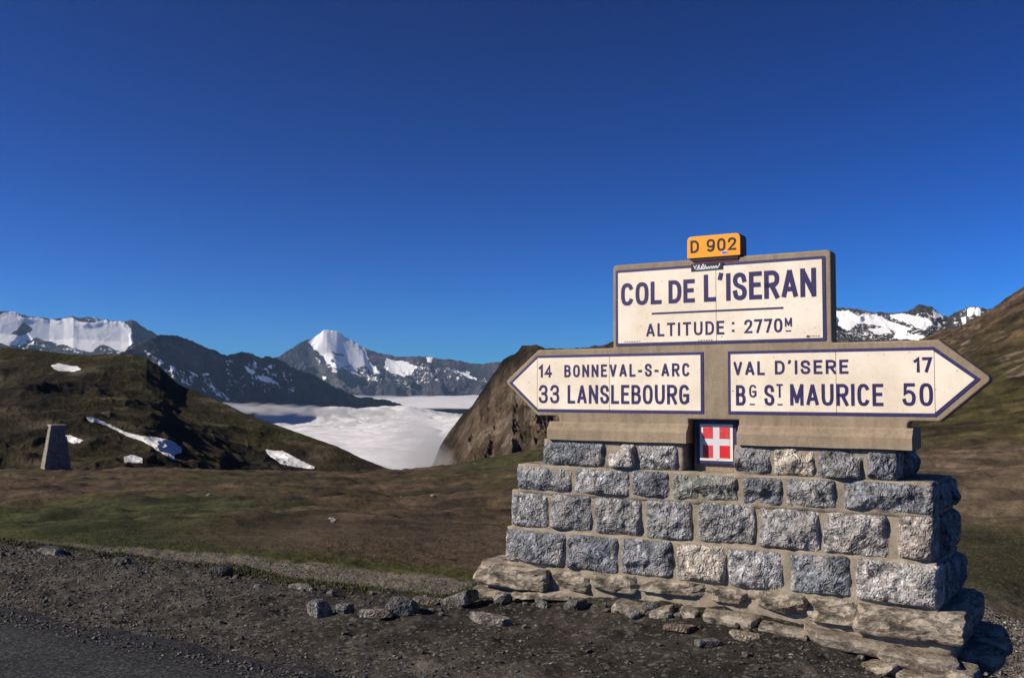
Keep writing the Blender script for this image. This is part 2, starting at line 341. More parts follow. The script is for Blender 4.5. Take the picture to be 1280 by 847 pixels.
def ground_albedo(X, Y, Z):
    r = np.hypot(X, Y); az = np.arctan2(X, Y); u, s = us(X, Y); px = 640+F*np.tan(np.clip(az, -1.25, 1.25))
    a = fbm2(X*.7, Y*.7, 5, 31); b = fbm2(X/7, Y/7, 5, 32); c_ = fbm2(X*4, Y*4, 4, 33); d = fbm2(X/26, Y/26, 4, 34)
    out = np.zeros(X.shape+(3,))+np.array((.074, .051, .031))                        # brown turf
    out = mixc(out, (.050, .044, .017), sstep(-.05, .45, b+.35*a))                    # olive patches
    out = mixc(out, (.038, .047, .014), sstep(430, 120, px+220*b+100*a)*sstep(46, 30, r+8*b)*.9)
    out = mixc(out, (.080, .052, .034), sstep(.05, .4, d+.25*a)*sstep(40, 70, r)*.8)
    green2 = sstep(520, 600, px)*sstep(900, 800, px)*sstep(35, 75, r); out = mixc(out, (.042, .043, .014), green2*.8)
    # right: low green, gravel flats, olive hillside with stony ground
    rt = sstep(1040, 1120, px)
    flat = sstep(20, 26, r+3*a)*sstep(72, 56, r+10*b); out = mixc(out, (.125, .092, .062), rt*flat*(.75+.25*a))
    out = mixc(out, (.040, .038, .014), rt*sstep(13.5, 15, r+a)*sstep(27, 21, r+3*a)*.9)
    out = mixc(out, (.155, .132, .10), rt*sstep(15.5, 13, r+a))
    hl = rt*sstep(50, 66, r+8*b); hc = mixc(np.zeros(X.shape+(3,))+np.array((.060, .050, .024)), (.078, .056, .036), sstep(-.2, .3, d+.5*b)); hc = mixc(hc, (.058, .054, .020), sstep(-.3, .3, fbm2(X/14, Y/18, 5, 36)+.2)*sstep(180, 120, r))
    hc = mixc(hc, (.21, .175, .14), sstep(.30, .5, fbm2(X/2.6, Y/2.6, 5, 35))*sstep(70, 130, r)*.85); hc = hc*(.80+.75*fbm2(X/4, Y/4, 5, 37)[..., None])*np.array([1.06, .96, .95])
    out = out*(1-hl[..., None])+hc*hl[..., None]
    # near strips that run along the road
    w1 = .22*a+.10*c_
    strip = sstep(6.1, 6.5, s+w1)*sstep(10.6, 9.6, s+w1)*sstep(-2.6, -3.8, u); out = mixc(out, (.046, .050, .012), strip)
    lo_ = 8.0-.045*np.clip(-8-u, 0, 10); path = sstep(lo_, lo_+.2, s+.6*w1)*sstep(9.55, 9.25, s+.6*w1)*sstep(22, 14, np.abs(u+9)); out = mixc(out, (.165, .138, .108), path*(.92+.08*c_))
    nb2 = sstep(-4.6, -3.6, u)*sstep(11.5, 9.5, s)*sstep(900, 700, px)*.6; out = mixc(out, (.10, .085, .065), nb2)
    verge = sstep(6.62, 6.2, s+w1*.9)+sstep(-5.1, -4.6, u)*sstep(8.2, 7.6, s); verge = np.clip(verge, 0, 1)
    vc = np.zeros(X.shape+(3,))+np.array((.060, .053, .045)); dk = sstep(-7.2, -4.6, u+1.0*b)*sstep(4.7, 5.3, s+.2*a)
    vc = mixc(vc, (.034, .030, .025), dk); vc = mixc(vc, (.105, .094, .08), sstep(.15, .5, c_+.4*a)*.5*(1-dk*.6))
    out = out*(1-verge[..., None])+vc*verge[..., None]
    out = out*(1+.28*c_[..., None])*(1+.18*a[..., None])*(1+.85*(fbm2(X/1.7, Y/1.7, 4, 38)*sstep(12, 25, r))[..., None])
    grit = np.clip(verge+path+rt*sstep(60, 40, r)*.6+.05, 0, 1)*sstep(40, 14, r)
    return np.clip(out, .004, 1), grit
def grid_faces(nr, nc, wrap=False):
    i = np.arange(nr-1)[:, None]; j = np.arange(nc if wrap else nc-1)[None, :]; j2 = (j+1) % nc
    return np.stack([i*nc+j, i*nc+j2, (i+1)*nc+j2, (i+1)*nc+j], -1).reshape(-1, 4)
def build_ground():
    fine = bearing(np.arange(-70, 1352, 1.55)); lo, hi = fine[0], fine[-1]
    rest = np.linspace(hi, lo+2*math.pi, 90)[1:-1]; az = np.concatenate([fine, rest])
    def rr(y0, y1, st, z): return (EYE-z)*F/(np.arange(y0, y1, -st)-HOR)
    rs = np.concatenate([[.3, 1, 2, 3, 4], np.geomspace(4.6, 13.5, 330), np.geomspace(13.6, 92, 210), np.geomspace(93, 300, 110), np.geomspace(310, 600, 25), [900, 1500, 3000, 6000, 12000, 20000]])
    Rg, A = np.meshgrid(rs, az, indexing='ij'); X = Rg*np.sin(A); Y = Rg*np.cos(A); Z = ground_z(X, Y)
    Fc = grid_faces(len(rs), len(az), True)
    V = np.stack([X, Y, Z], -1).reshape(-1, 3); V = np.vstack([V, [[0, 0, float(Z[0, 0])]]])
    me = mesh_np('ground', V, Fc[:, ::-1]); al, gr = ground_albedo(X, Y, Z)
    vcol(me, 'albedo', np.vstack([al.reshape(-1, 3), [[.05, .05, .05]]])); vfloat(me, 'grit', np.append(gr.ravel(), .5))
    o = link('ground', me, M['ground']); tag(o, kind='structure')
    return o
build_ground()
def build_road():
    us_ = np.arange(-60, 40, .03); e = 4.42+.09*fbm2(us_*.8, us_*0, 4, 41)+.11*fbm2(us_*5, us_*0, 3, 42)
    rows = [-4.5+0*us_, -2+0*us_, 1+0*us_, 3+0*us_, 3.9+0*us_, e-.03, e]; zz = [.012, .014, .014, .014, .014, .012, -.02]
    V = []
    for srow, z in zip(rows, zz): V.append(np.stack([us_*Ux+srow*Nx, us_*Uy+srow*Ny, np.full_like(us_, z)], -1))
    V = np.array(V).reshape(-1, 3); o = link('road', mesh_np('road', V, grid_faces(len(rows), len(us_))[:, ::-1]), M['asphalt']); tag(o, kind='structure')
build_road()

# ================================================================== HILLS AND MOUNTAINS
def sheet(name, sil, ridge_r, base, step, nrow, mat, prof=1.0, amp=0, wave=100., rid=.6, sky_amp=0, snow=None, rocks=None, broken=(), spurs=(), seed=0, nback=18, back=.7, albedo=None, swarm=.0, crest=6.0, carve=.9, gain=.58, fine=None, soft=60, soft_p=3.5):
    """a hill: ridge line (bearing, height) at its own distance, a front slope down to its foot and a back slope"""
    px = np.arange(sil[0][0], sil[-1][0]+step, step); az = bearing(px)
    Rr = np.interp(px, *zip(*ridge_r)); r0 = np.interp(px, *[[b[0] for b in base], [b[1] for b in base]]); z0 = np.interp(px, *[[b[0] for b in base], [b[2] for b in base]])
    kk = int(70/step)|1
    Rr, r0, z0 = [np.convolve(np.pad(q_, kk//2, 'edge'), np.ones(kk)/kk, 'valid') for q_ in (Rr, r0, z0)]
    sy = np.interp(px, *zip(*sil)); zR = height_at(px, sy, Rr); ks = int(soft/step)|1; kw = np.hanning(ks+2)[1:-1]; zS = np.convolve(np.pad(zR, ks//2, 'edge'), kw/kw.sum(), 'valid')
    jag = Rr/F*sky_amp*(fbm2(px/14., px*0, 5, seed+3)+.5*fbm2(px/4., px*0, 3, seed+4))
    T = np.linspace(0, 1, nrow)[:, None]; rr = r0+(Rr-r0)*T; zz = z0+(zS-z0)*T**prof+(zR-zS)*T**soft_p+jag*T**45
    tb = np.linspace(0, 1, nback+1)[1:, None]; rb = Rr+(Rr-r0)*back*tb; zb = zR+jag*(1-tb)**3-np.maximum(zR-z0, .3*(Rr-r0))*back*1.3*tb**1.1
    rr = np.vstack([rr, rb]); zz = np.vstack([zz, zb]); X = rr*np.sin(az); Y = rr*np.cos(az)
    tall = np.vstack([T+0*px, 1+tb+0*px])
    wgt = np.clip(np.abs(1-tall)*crest, 0, 1)*.95+.05
    wgt = wgt*sstep(0, .12, tall); s = None
    if snow is not None:
        qx, qy = picture_xy(X, Y, zz); s = np.zeros(X.shape)
        jx = 1.6*fbm2(qx/5, qy/5, 4, seed+50); jy = 1.3*fbm2(qx/5, qy/5, 4, seed+51)
        for pl in snow: s[in_poly(qx+jx, qy+jy, pl)] = 1
        for pl in (rocks or ()): s[in_poly(qx+jx, qy+jy, pl)] = 0
        s = s*(tall <= 1.0)
        for _ in range(3): k = np.pad(s, 1, 'edge'); sm = (k[1:-1, 1:-1]*2+k[:-2, 1:-1]+k[2:, 1:-1]+k[1:-1, :-2]+k[1:-1, 2:])/6; s = sm
        big = s.copy()
        for _ in range(10): k = np.pad(big, 1, 'edge'); big = (k[1:-1, 1:-1]+k[:-2, 1:-1]+k[2:, 1:-1]+k[1:-1, :-2]+k[1:-1, 2:])/5
        wgt_s = sstep(.5, .95, big)
    n = rid*(ridge2(X/wave, Y/wave, 6, seed, gain)-.42)*2+(1-rid)*fbm2(X/wave, Y/wave, 6, seed+9, gain)
    nf = n if s is None else n*(1-.9*wgt_s)                        # old snow smooths the relief under it
    zz = zz+amp*(nf-carve)*wgt
    if fine: zz = zz+fine[1]*(ridge2(X/fine[0], Y/fine[0], 4, seed+70)-.45)*wgt
    for line, h, wd in spurs:            # ribs: polyline of (bearing column, fraction up the slope), height, half width in columns
        ly = [p[1] for p in line]; lx = [p[0] for p in line]; cx = np.interp(tall, ly, lx); zz = zz+h*np.exp(-np.abs((px-cx)/wd)**1.5)*sstep(ly[0]-.12, ly[0]+.12, tall)*sstep(1.0, .6, tall)
    if snow is not None:
        qx, qy = picture_xy(X, Y, zz); s = np.zeros(X.shape); jx = 1.6*fbm2(qx/5, qy/5, 4, seed+50); jy = 1.3*fbm2(qx/5, qy/5, 4, seed+51)
        for pl in snow: s[in_poly(qx+jx, qy+jy, pl)] = 1
        for pl in (rocks or ()): s[in_poly(qx+jx, qy+jy, pl)] = 0
        s = s*(tall <= 1.0)
        for v_, pl in broken: s = np.maximum(s, v_*in_poly(qx+jx, qy+jy, pl)*(tall <= 1.0))
        for _ in range(2): k = np.pad(s, 1, 'edge'); s = (k[1:-1, 1:-1]*2+k[:-2, 1:-1]+k[2:, 1:-1]+k[1:-1, :-2]+k[1:-1, 2:])/6
    V = np.stack([X, Y, zz], -1); me = mesh_np(name, V.reshape(-1, 3), grid_faces(len(rr), len(px))[:, ::-1])
    if snow is not None:
        front = tall <= 1.0; qx, qy = picture_xy(X, Y, zz)
        if swarm: s = np.maximum(s, sstep(1-swarm, 1-swarm+.06, vn2(qx/4., qy/1.6, seed+60)*.6+.4*vn2(qx/13., qy/9, seed+61))*front*.9)
        vfloat(me, 'snow', s)
    if albedo: vcol(me, 'albedo', albedo(X, Y, zz, px+0*tall, tall).reshape(-1, 3))
    o = link(name, me, mat); tag(o, kind='structure'); return o, V, px, tall
def crop(pts, ox, oy, k): return [(ox+x/k, oy+y/k) for x, y in pts]
C2 = lambda p: crop(p, 280, 400, 3.556); C1 = lambda p: crop(p, 0, 380, 3.85); C4 = lambda p: crop(p, 1030, 340, 5.12)
farrock = mat_rock_far('far_rock', [(.018, .022, .034), (.058, .060, .072), (.17, .158, .155)], 1/300., 120)  # rock colours biased blue: the blue of shade and distance is painted in
darkrock = mat_rock_far('dark_ridge_rock', [(.011, .015, .025), (.032, .036, .049), (.095, .092, .098)], 1/200., 80)  # same blue bias, shade and haze tint put into the rock colour
midrock = mat_rock_far('mid_rock', [(.015, .015, .017), (.055, .05, .048), (.17, .145, .12)], 1/90., 40)
# snow-capped pyramid far beyond the cloud sea
sheet('mountain', [(300, 462), (330, 452), (347.5, 446), (364, 436.6), (375.6, 428), (392.5, 421), (403, 413.5), (408, 411.8), (420.6, 414), (437.5, 424), (457, 435), (477, 442), (494, 446.4), (516, 445), (536, 445), (550, 447), (578, 450.6), (603, 453.4), (617, 450), (629, 450.6), (680, 453), (760, 458), (900, 470)],
      [(300, 10500), (410, 11200), (900, 10500)], [(300, 9000, -200), (410, 9500, -200), (900, 9000, -200)], .8, 260, farrock, 1.05, 150, 620., .85, 2.2,
      snow=[C2([(436, 48), (452, 40), (505, 50), (562, 88), (622, 124), (642, 165), (640, 195), (600, 178), (545, 168), (520, 172), (440, 165), (372, 105), (405, 78)]),
            C2([(440, 150), (540, 165), (600, 182), (640, 190), (690, 232), (700, 245), (660, 232), (630, 205), (590, 215), (596, 248), (572, 240), (560, 205), (520, 205), (510, 222), (480, 205), (455, 190)]),
            C2([(722, 178), (800, 188), (856, 210), (830, 245), (795, 252), (745, 235), (712, 215)]), C2([(900, 168), (932, 163), (926, 196), (905, 190)]),
            C2([(1050, 235), (1090, 248), (1130, 262), (1085, 258)]), C2([(625, 258), (670, 275), (640, 272)]), C2([(435, 255), (455, 262), (445, 275)])],
      rocks=[C2([(480, 148), (530, 158), (535, 168), (490, 162)])], broken=[(.40, C2([(440, 150), (640, 170), (720, 255), (690, 285), (600, 262), (540, 250), (470, 245)])), (.34, C2([(700, 170), (870, 190), (1150, 240), (1180, 280), (1000, 270), (820, 310), (760, 290)])), (.30, C2([(380, 110), (430, 160), (450, 280), (420, 240)]))],
      spurs=[([(300, 0), (372, .6), (404, 1)], 150, 10), ([(440, 0), (424, .5), (409, 1)], 90, 12), ([(520, 0), (478, .7), (470, 1)], 130, 14), ([(560, .0), (540, 1)], 120, 12), ([(600, 0), (612, 1)], 120, 12)], seed=100, swarm=.10)
# glacier mountain, far left
sheet('mountain', [(-260, 402), (-60, 394), (0, 393), (20, 394), (35, 398), (60, 402), (78, 401), (90, 398), (97, 400), (120, 401), (150, 404), (163, 402), (180, 412), (193, 420), (215, 430), (260, 448), (330, 470)],
      [(-260, 8500), (330, 8500)], [(-260, 7500, 100), (330, 7500, -60)], 1.0, 170, farrock, 1.0, 90, 600., .8, 2.4,
      snow=[[(-260, 405), (-40, 398)]+C1([(0, 68), (40, 55), (85, 55), (100, 84), (150, 80), (230, 90), (290, 95), (350, 80), (380, 100), (450, 102), (520, 92), (600, 105), (630, 130), (640, 200), (600, 240), (560, 235), (520, 213), (480, 205), (440, 245), (400, 235), (330, 212), (260, 200), (180, 172), (130, 190), (95, 222), (40, 215), (0, 205)])+[(-260, 440)]],
      rocks=[C1([(55, 160), (80, 140), (108, 103), (130, 115), (165, 140), (100, 168)])], broken=[(.36, C1([(100, 170), (600, 170), (610, 260), (100, 250)])), (.33, C1([(0, 55), (600, 80), (600, 110), (0, 75)]))], seed=200, swarm=.06)
# dark shaded ridge in the middle distance
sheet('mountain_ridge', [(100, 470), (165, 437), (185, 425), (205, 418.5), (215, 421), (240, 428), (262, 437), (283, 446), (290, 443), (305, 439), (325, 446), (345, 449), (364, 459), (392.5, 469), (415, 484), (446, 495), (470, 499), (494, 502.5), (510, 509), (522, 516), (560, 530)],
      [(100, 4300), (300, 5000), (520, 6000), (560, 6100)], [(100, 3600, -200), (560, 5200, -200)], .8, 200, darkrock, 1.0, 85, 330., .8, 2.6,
      snow=[C2([(95, 213), (130, 235), (135, 246), (105, 232)]), C2([(150, 255), (200, 260), (232, 285), (165, 275)]), C2([(130, 190), (146, 195), (140, 208)]), C2([(190, 205), (215, 210), (205, 222)]), C1([(760, 288), (800, 292), (770, 300)]), C1([(812, 310), (845, 312), (830, 325)]),
            C1([(905, 325), (940, 345), (980, 370), (930, 350)]), C1([(1180, 308), (1225, 335), (1215, 345), (1185, 322)]), C1([(1070, 432), (1110, 470), (1095, 475)]), C1([(1010, 400), (1040, 415), (1030, 420)]), C1([(985, 340), (1010, 350), (990, 352)]), C1([(815, 335), (850, 375), (870, 395), (840, 375)])],
      broken=[(.36, C1([(640, 200), (760, 270), (870, 330), (990, 340), (1060, 420), (1110, 480), (1000, 440), (900, 400), (800, 340)])), (.34, C2([(90, 190), (240, 200), (240, 290), (100, 260)])), (.31, C2([(0, 180), (300, 230), (330, 330), (0, 330)]))],
      spurs=[([(262, 0), (212, .7), (205, 1)], 60, 12), ([(400, 0), (330, .7), (305, 1)], 60, 12)], seed=300, swarm=.07)
# snowy range on the right
sheet('mountain', [(700, 440), (760, 428), (850, 402), (950, 388), (1044, 380), (1065, 380), (1080, 384), (1094, 386), (1112, 389), (1129, 387), (1141, 384.5), (1146, 381), (1151, 377), (1166, 378), (1172, 383), (1180, 389), (1188, 391), (1198, 384), (1211, 380), (1225, 379), (1237, 382), (1250, 382), (1290, 376), (1500, 380)],
      [(700, 4500), (1500, 4500)], [(700, 3850, 60), (1500, 3850, 60)], .9, 180, midrock, 1.0, 42, 240., .8, 2.2,
      snow=[C4([(70, 240), (160, 235), (230, 270), (240, 250), (330, 260), (420, 300), (500, 325), (560, 345), (480, 372), (440, 350), (400, 330), (330, 322), (250, 312), (210, 318), (150, 360), (70, 315)]),
            C4([(412, 256), (500, 252), (640, 278), (697, 300), (640, 352), (600, 335), (540, 310), (480, 285)]), C4([(280, 355), (340, 345), (400, 333), (432, 370), (345, 382)]),
            C4([(460, 380), (530, 345), (520, 385), (630, 385), (640, 412), (450, 410)]), C4([(688, 220), (720, 235), (762, 266), (705, 275)]), C4([(975, 200), (1000, 205), (995, 262), (972, 258)]),
            C4([(878, 275), (905, 272), (902, 308), (885, 303)]), C4([(920, 215), (962, 200), (935, 262), (925, 250)]), C4([(690, 400), (740, 390), (740, 415), (680, 415)]), C4([(732, 312), (752, 312), (748, 335)])],
      broken=[(.38, C4([(60, 215), (420, 255), (700, 230), (800, 300), (760, 420), (60, 420)])), (.36, C4([(800, 270), (930, 200), (1060, 200), (1060, 300), (850, 330)]))],
      seed=400, swarm=.12)
# rocky knoll rising out of the cloud behind the sign
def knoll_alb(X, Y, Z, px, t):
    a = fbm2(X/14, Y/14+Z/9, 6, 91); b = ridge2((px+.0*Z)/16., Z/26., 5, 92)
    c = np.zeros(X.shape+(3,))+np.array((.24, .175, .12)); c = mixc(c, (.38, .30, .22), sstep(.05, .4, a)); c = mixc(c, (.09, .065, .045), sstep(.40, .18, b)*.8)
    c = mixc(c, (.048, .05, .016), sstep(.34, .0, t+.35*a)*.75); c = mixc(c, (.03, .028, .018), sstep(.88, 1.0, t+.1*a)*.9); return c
rockalb = mat_crag('brown_cliff_rock', .14, 9.0, 1.0)
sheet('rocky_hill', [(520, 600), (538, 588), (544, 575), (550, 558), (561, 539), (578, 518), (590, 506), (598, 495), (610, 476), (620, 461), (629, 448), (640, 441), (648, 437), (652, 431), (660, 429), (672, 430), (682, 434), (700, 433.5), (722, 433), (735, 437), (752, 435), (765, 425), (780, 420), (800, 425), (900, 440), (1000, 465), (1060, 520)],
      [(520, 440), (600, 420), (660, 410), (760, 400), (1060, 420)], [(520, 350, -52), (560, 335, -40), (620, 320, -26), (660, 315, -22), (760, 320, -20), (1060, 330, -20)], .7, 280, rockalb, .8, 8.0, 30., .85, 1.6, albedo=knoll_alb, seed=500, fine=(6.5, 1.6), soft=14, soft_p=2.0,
      spurs=[([(600, 0), (612, .5), (650, 1)], 3, 6), ([(640, 0), (640, .6), (668, 1)], 4, 7)])
# dark grassy hill on the left
def hill_alb(X, Y, Z, px, t):
    a = fbm2(X/30, Y/30, 6, 95); b = fbm2(X/8, Y/8+Z/6, 5, 96)
    c = np.zeros(X.shape+(3,))+np.array((.042, .034, .019)); c = mixc(c, (.041, .039, .014), sstep(-.05, .45, a+.3*b)); c = mixc(c, (.022, .019, .014), sstep(-.05, -.5, a+.5*b)); c = mixc(c, (.10, .082, .06), sstep(.22, .5, b)*.6); return c*(1+.25*b[..., None])
_, HV, hpx, ht = sheet('hillside', [(-330, 425), (-60, 436), (0, 437), (40, 440), (90, 446), (110, 447), (130, 445), (165, 446), (183, 451), (200, 461), (215, 475), (224, 483), (250, 493), (290, 509), (310, 519), (340, 530), (380, 543), (420, 557), (450, 571), (465, 577), (480, 583), (500, 590)],
      [(-330, 340), (0, 335), (224, 315), (350, 285), (480, 245), (500, 240)], [(-330, 105, -20), (200, 110, -21), (500, 125, -22)], .75, 300, mat_crag('dark_alpine_turf', .09, 4.0, .7), .95, 4.6, 46., .6, .45, albedo=hill_alb, seed=600, nback=14, fine=(11., 1.5), soft=260, soft_p=5.0)
# snow patches lying on that hill, each a thin slab cut to the slope
def snow_patch(poly, label):
    vx, vy = picture_xy(HV[..., 0], HV[..., 1], HV[..., 2]); x0, x1 = min(p[0] for p in poly)-4, max(p[0] for p in poly)+4; y0, y1 = min(p[1] for p in poly)-4, max(p[1] for p in poly)+4
    sel = (vx > x0) & (vx < x1) & (vy > y0) & (vy < y1) & (ht <= 1); rws = np.nonzero(sel.any(1))[0]; cls = np.nonzero(sel.any(0))[0]; K = 3
    A_ = HV[rws[0]:rws[-1]+1, cls[0]:cls[-1]+1]; ri_ = np.linspace(0, A_.shape[0]-1.001, A_.shape[0]*K); ci_ = np.linspace(0, A_.shape[1]-1.001, A_.shape[1]*K)
    a0 = ri_.astype(int); b0 = ci_.astype(int); fa = (ri_-a0)[:, None, None]; fb = (ci_-b0)[None, :, None]
    S_ = (A_[a0][:, b0]*(1-fa)+A_[a0+1][:, b0]*fa)*(1-fb)+(A_[a0][:, b0+1]*(1-fa)+A_[a0+1][:, b0+1]*fa)*fb
    X, Y, Z = S_[..., 0], S_[..., 1], S_[..., 2]; cx = .25*(X[:-1, :-1]+X[1:, :-1]+X[:-1, 1:]+X[1:, 1:]); cy = .25*(Y[:-1, :-1]+Y[1:, :-1]+Y[:-1, 1:]+Y[1:, 1:]); cz = .25*(Z[:-1, :-1]+Z[1:, :-1]+Z[:-1, 1:]+Z[1:, 1:])
    qx, qy = picture_xy(cx, cy, cz); m = in_poly(qx+.8*fbm2(qx/3, qy/3, 2, 77), qy+.5*fbm2(qx/3, qy/3, 2, 78), poly)
    ii, jj = np.nonzero(m); nc = X.shape[1]
    if not len(ii): print('EMPTY PATCH', label); return
    q = np.stack([ii*nc+jj, ii*nc+jj+1, (ii+1)*nc+jj+1, (ii+1)*nc+jj], -1)[:, ::-1]; used, inv = np.unique(q, return_inverse=True); V = S_.reshape(-1, 3)[used].copy()
    top = V+np.array([0, 0, .14]); n = len(used); Q = inv.reshape(-1, 4); base = V.mean(0)
    e = {}
    for f in Q:
        for k in range(4): a, b = int(f[k]), int(f[(k+1) % 4]); e[(a, b)] = 1
    side = [(a, b) for a, b in e if (b, a) not in e]
    Fc = np.vstack([Q, [[b, a, a+n, b+n] for a, b in side]]) if side else Q
    VV = np.vstack([top, V-np.array([0, 0, .6])])-base
    o = link('snow_patch', mesh_np('snow_patch', VV, Fc), M['snow']); o.location = base
    tag(o, label, 'snow patch', 'snow patches lying on the dark left hill')
snow_patch(C1([(247, 312), (280, 302), (330, 312), (375, 316), (392, 330), (360, 340), (300, 338), (262, 328)]), 'small flat oval snow patch high on the dark hill below the glacier mountain')
snow_patch(C1([(418, 560), (455, 562), (520, 590), (600, 628), (680, 650), (760, 655), (830, 672), (876, 700), (878, 725), (842, 735), (846, 765), (810, 745), (760, 715), (735, 695), (690, 672), (620, 650), (560, 620), (520, 600), (470, 585), (430, 578)]), 'long snow streak widening down the dark hill, largest of the snow patches')
snow_patch(C1([(316, 646), (345, 650), (402, 672), (390, 682), (345, 683), (322, 670)]), 'small snow patch just right of the dark stone cairn')
snow_patch(C1([(600, 750), (640, 740), (688, 756), (690, 775), (604, 775)]), 'tiny low snow patch at the field edge below the long streak')
snow_patch(C2([(188, 583), (240, 590), (262, 588), (330, 625), (408, 660), (402, 668), (330, 660), (262, 648), (230, 625), (200, 605)]), 'pale slanting snow patch at the foot of the hill, nearest the cloud sea')

# ================================================================== CLOUD SEA
def cloud_layer(name, px0, px1, r, z_of, amp, wave, seed, step=1.5):
    px = np.arange(px0, px1, step); az = bearing(px); Rg, A = np.meshgrid(r, az, indexing='ij'); X = Rg*np.sin(A); Y = Rg*np.cos(A)
    wx = X+wave*.35*fbm2(X/wave, Y/wave, 2, seed+20); wy = Y+wave*.35*fbm2(X/wave, Y/wave, 2, seed+21)
    b = cell2(wx/wave, wy/wave, seed); b2 = cell2(wx/wave*2.2+3, wy/wave*2.2, seed+1); b3 = cell2(wx/wave*4.7+7, wy/wave*4.7, seed+2)
    f = fbm2(X/wave/5., Y/wave/5., 4, seed+5)
    Z = z_of(Rg, px+0*Rg)+amp*(Rg/3000)**.9*(.75*f+.50*b*(.65+.9*f)+.22*b2+.07*b3-.5)
    o = link(name, mesh_np(name, np.stack([X, Y, Z], -1).reshape(-1, 3), grid_faces(len(r), len(px))[:, ::-1]), M['cloud'])
    tag(o, kind='structure'); return o
def z_sea(r, px): return -84-20*sstep(1800, 3600, r)+6*sstep(4000, 5200, r)-60*sstep(5300, 6000, r)-30*sstep(430, 560, px)*sstep(1400, 500, r)
cloud_layer('cloud_sea', 60, 1000, np.geomspace(420, 6200, 640), z_sea, 34, 125., 700, 1.25)
def z_far(r, px): return -70+68*sstep(6200, 9000, r)-6*sstep(9000, 10500, r)-50*sstep(470, 380, px)
cloud_layer('cloud_sea', 380, 1000, np.geomspace(6000, 11500, 150), z_far, 13, 330., 720)

# wisps of mist clinging to the foot of the rocky hill
def wisp(px, py, r, rx, ry, rz, dens):
    a = float(bearing(px)); bm = bmesh.new(); bmesh.ops.create_icosphere(bm, subdivisions=4, radius=1)
    for v in bm.verts: n_ = 1+.25*math.sin(v.co.x*3.1+px)*math.cos(v.co.z*4.3+px)+.12*math.sin(v.co.y*7+v.co.x*5); v.co = Vector((v.co.x*rx*n_, v.co.y*ry*n_, v.co.z*rz*n_))
    m_ = NT('mist'); pv = m_.n('VolumePrincipled', {'Color': (.97, .96, 1, 1), 'Density': dens}); m_.t.links.new(pv.outputs[0], m_.o.inputs['Volume'])
    o = bm_obj('mist', bm, m_.m); o.location = (r*math.sin(a), r*math.cos(a), float(height_at(px, py, r))); o.rotation_euler.z = -a; tag(o, kind='stuff')
wisp(542, 582, 452, 11, 40, 11, .010); wisp(556, 584, 432, 16, 40, 9, .008); wisp(540, 576, 450, 16, 40, 16, .006); wisp(572, 592, 425, 18, 36, 8, .005); wisp(530, 574, 470, 20, 60, 20, .006)
for i, (px, py, r) in enumerate([(292, 514, 3500), (315, 513, 3900), (338, 515, 4000), (362, 514, 4150), (388, 516, 4250), (412, 516, 4400), (436, 517, 4550), (462, 517, 4700), (486, 517, 4850), (508, 518, 4950)]): wisp(px, py, r, 75, 120, 22, .0045)
for px in (455, 490, 530, 570, 610): wisp(px, 498.5, 9000, 200, 300, 22, .003)

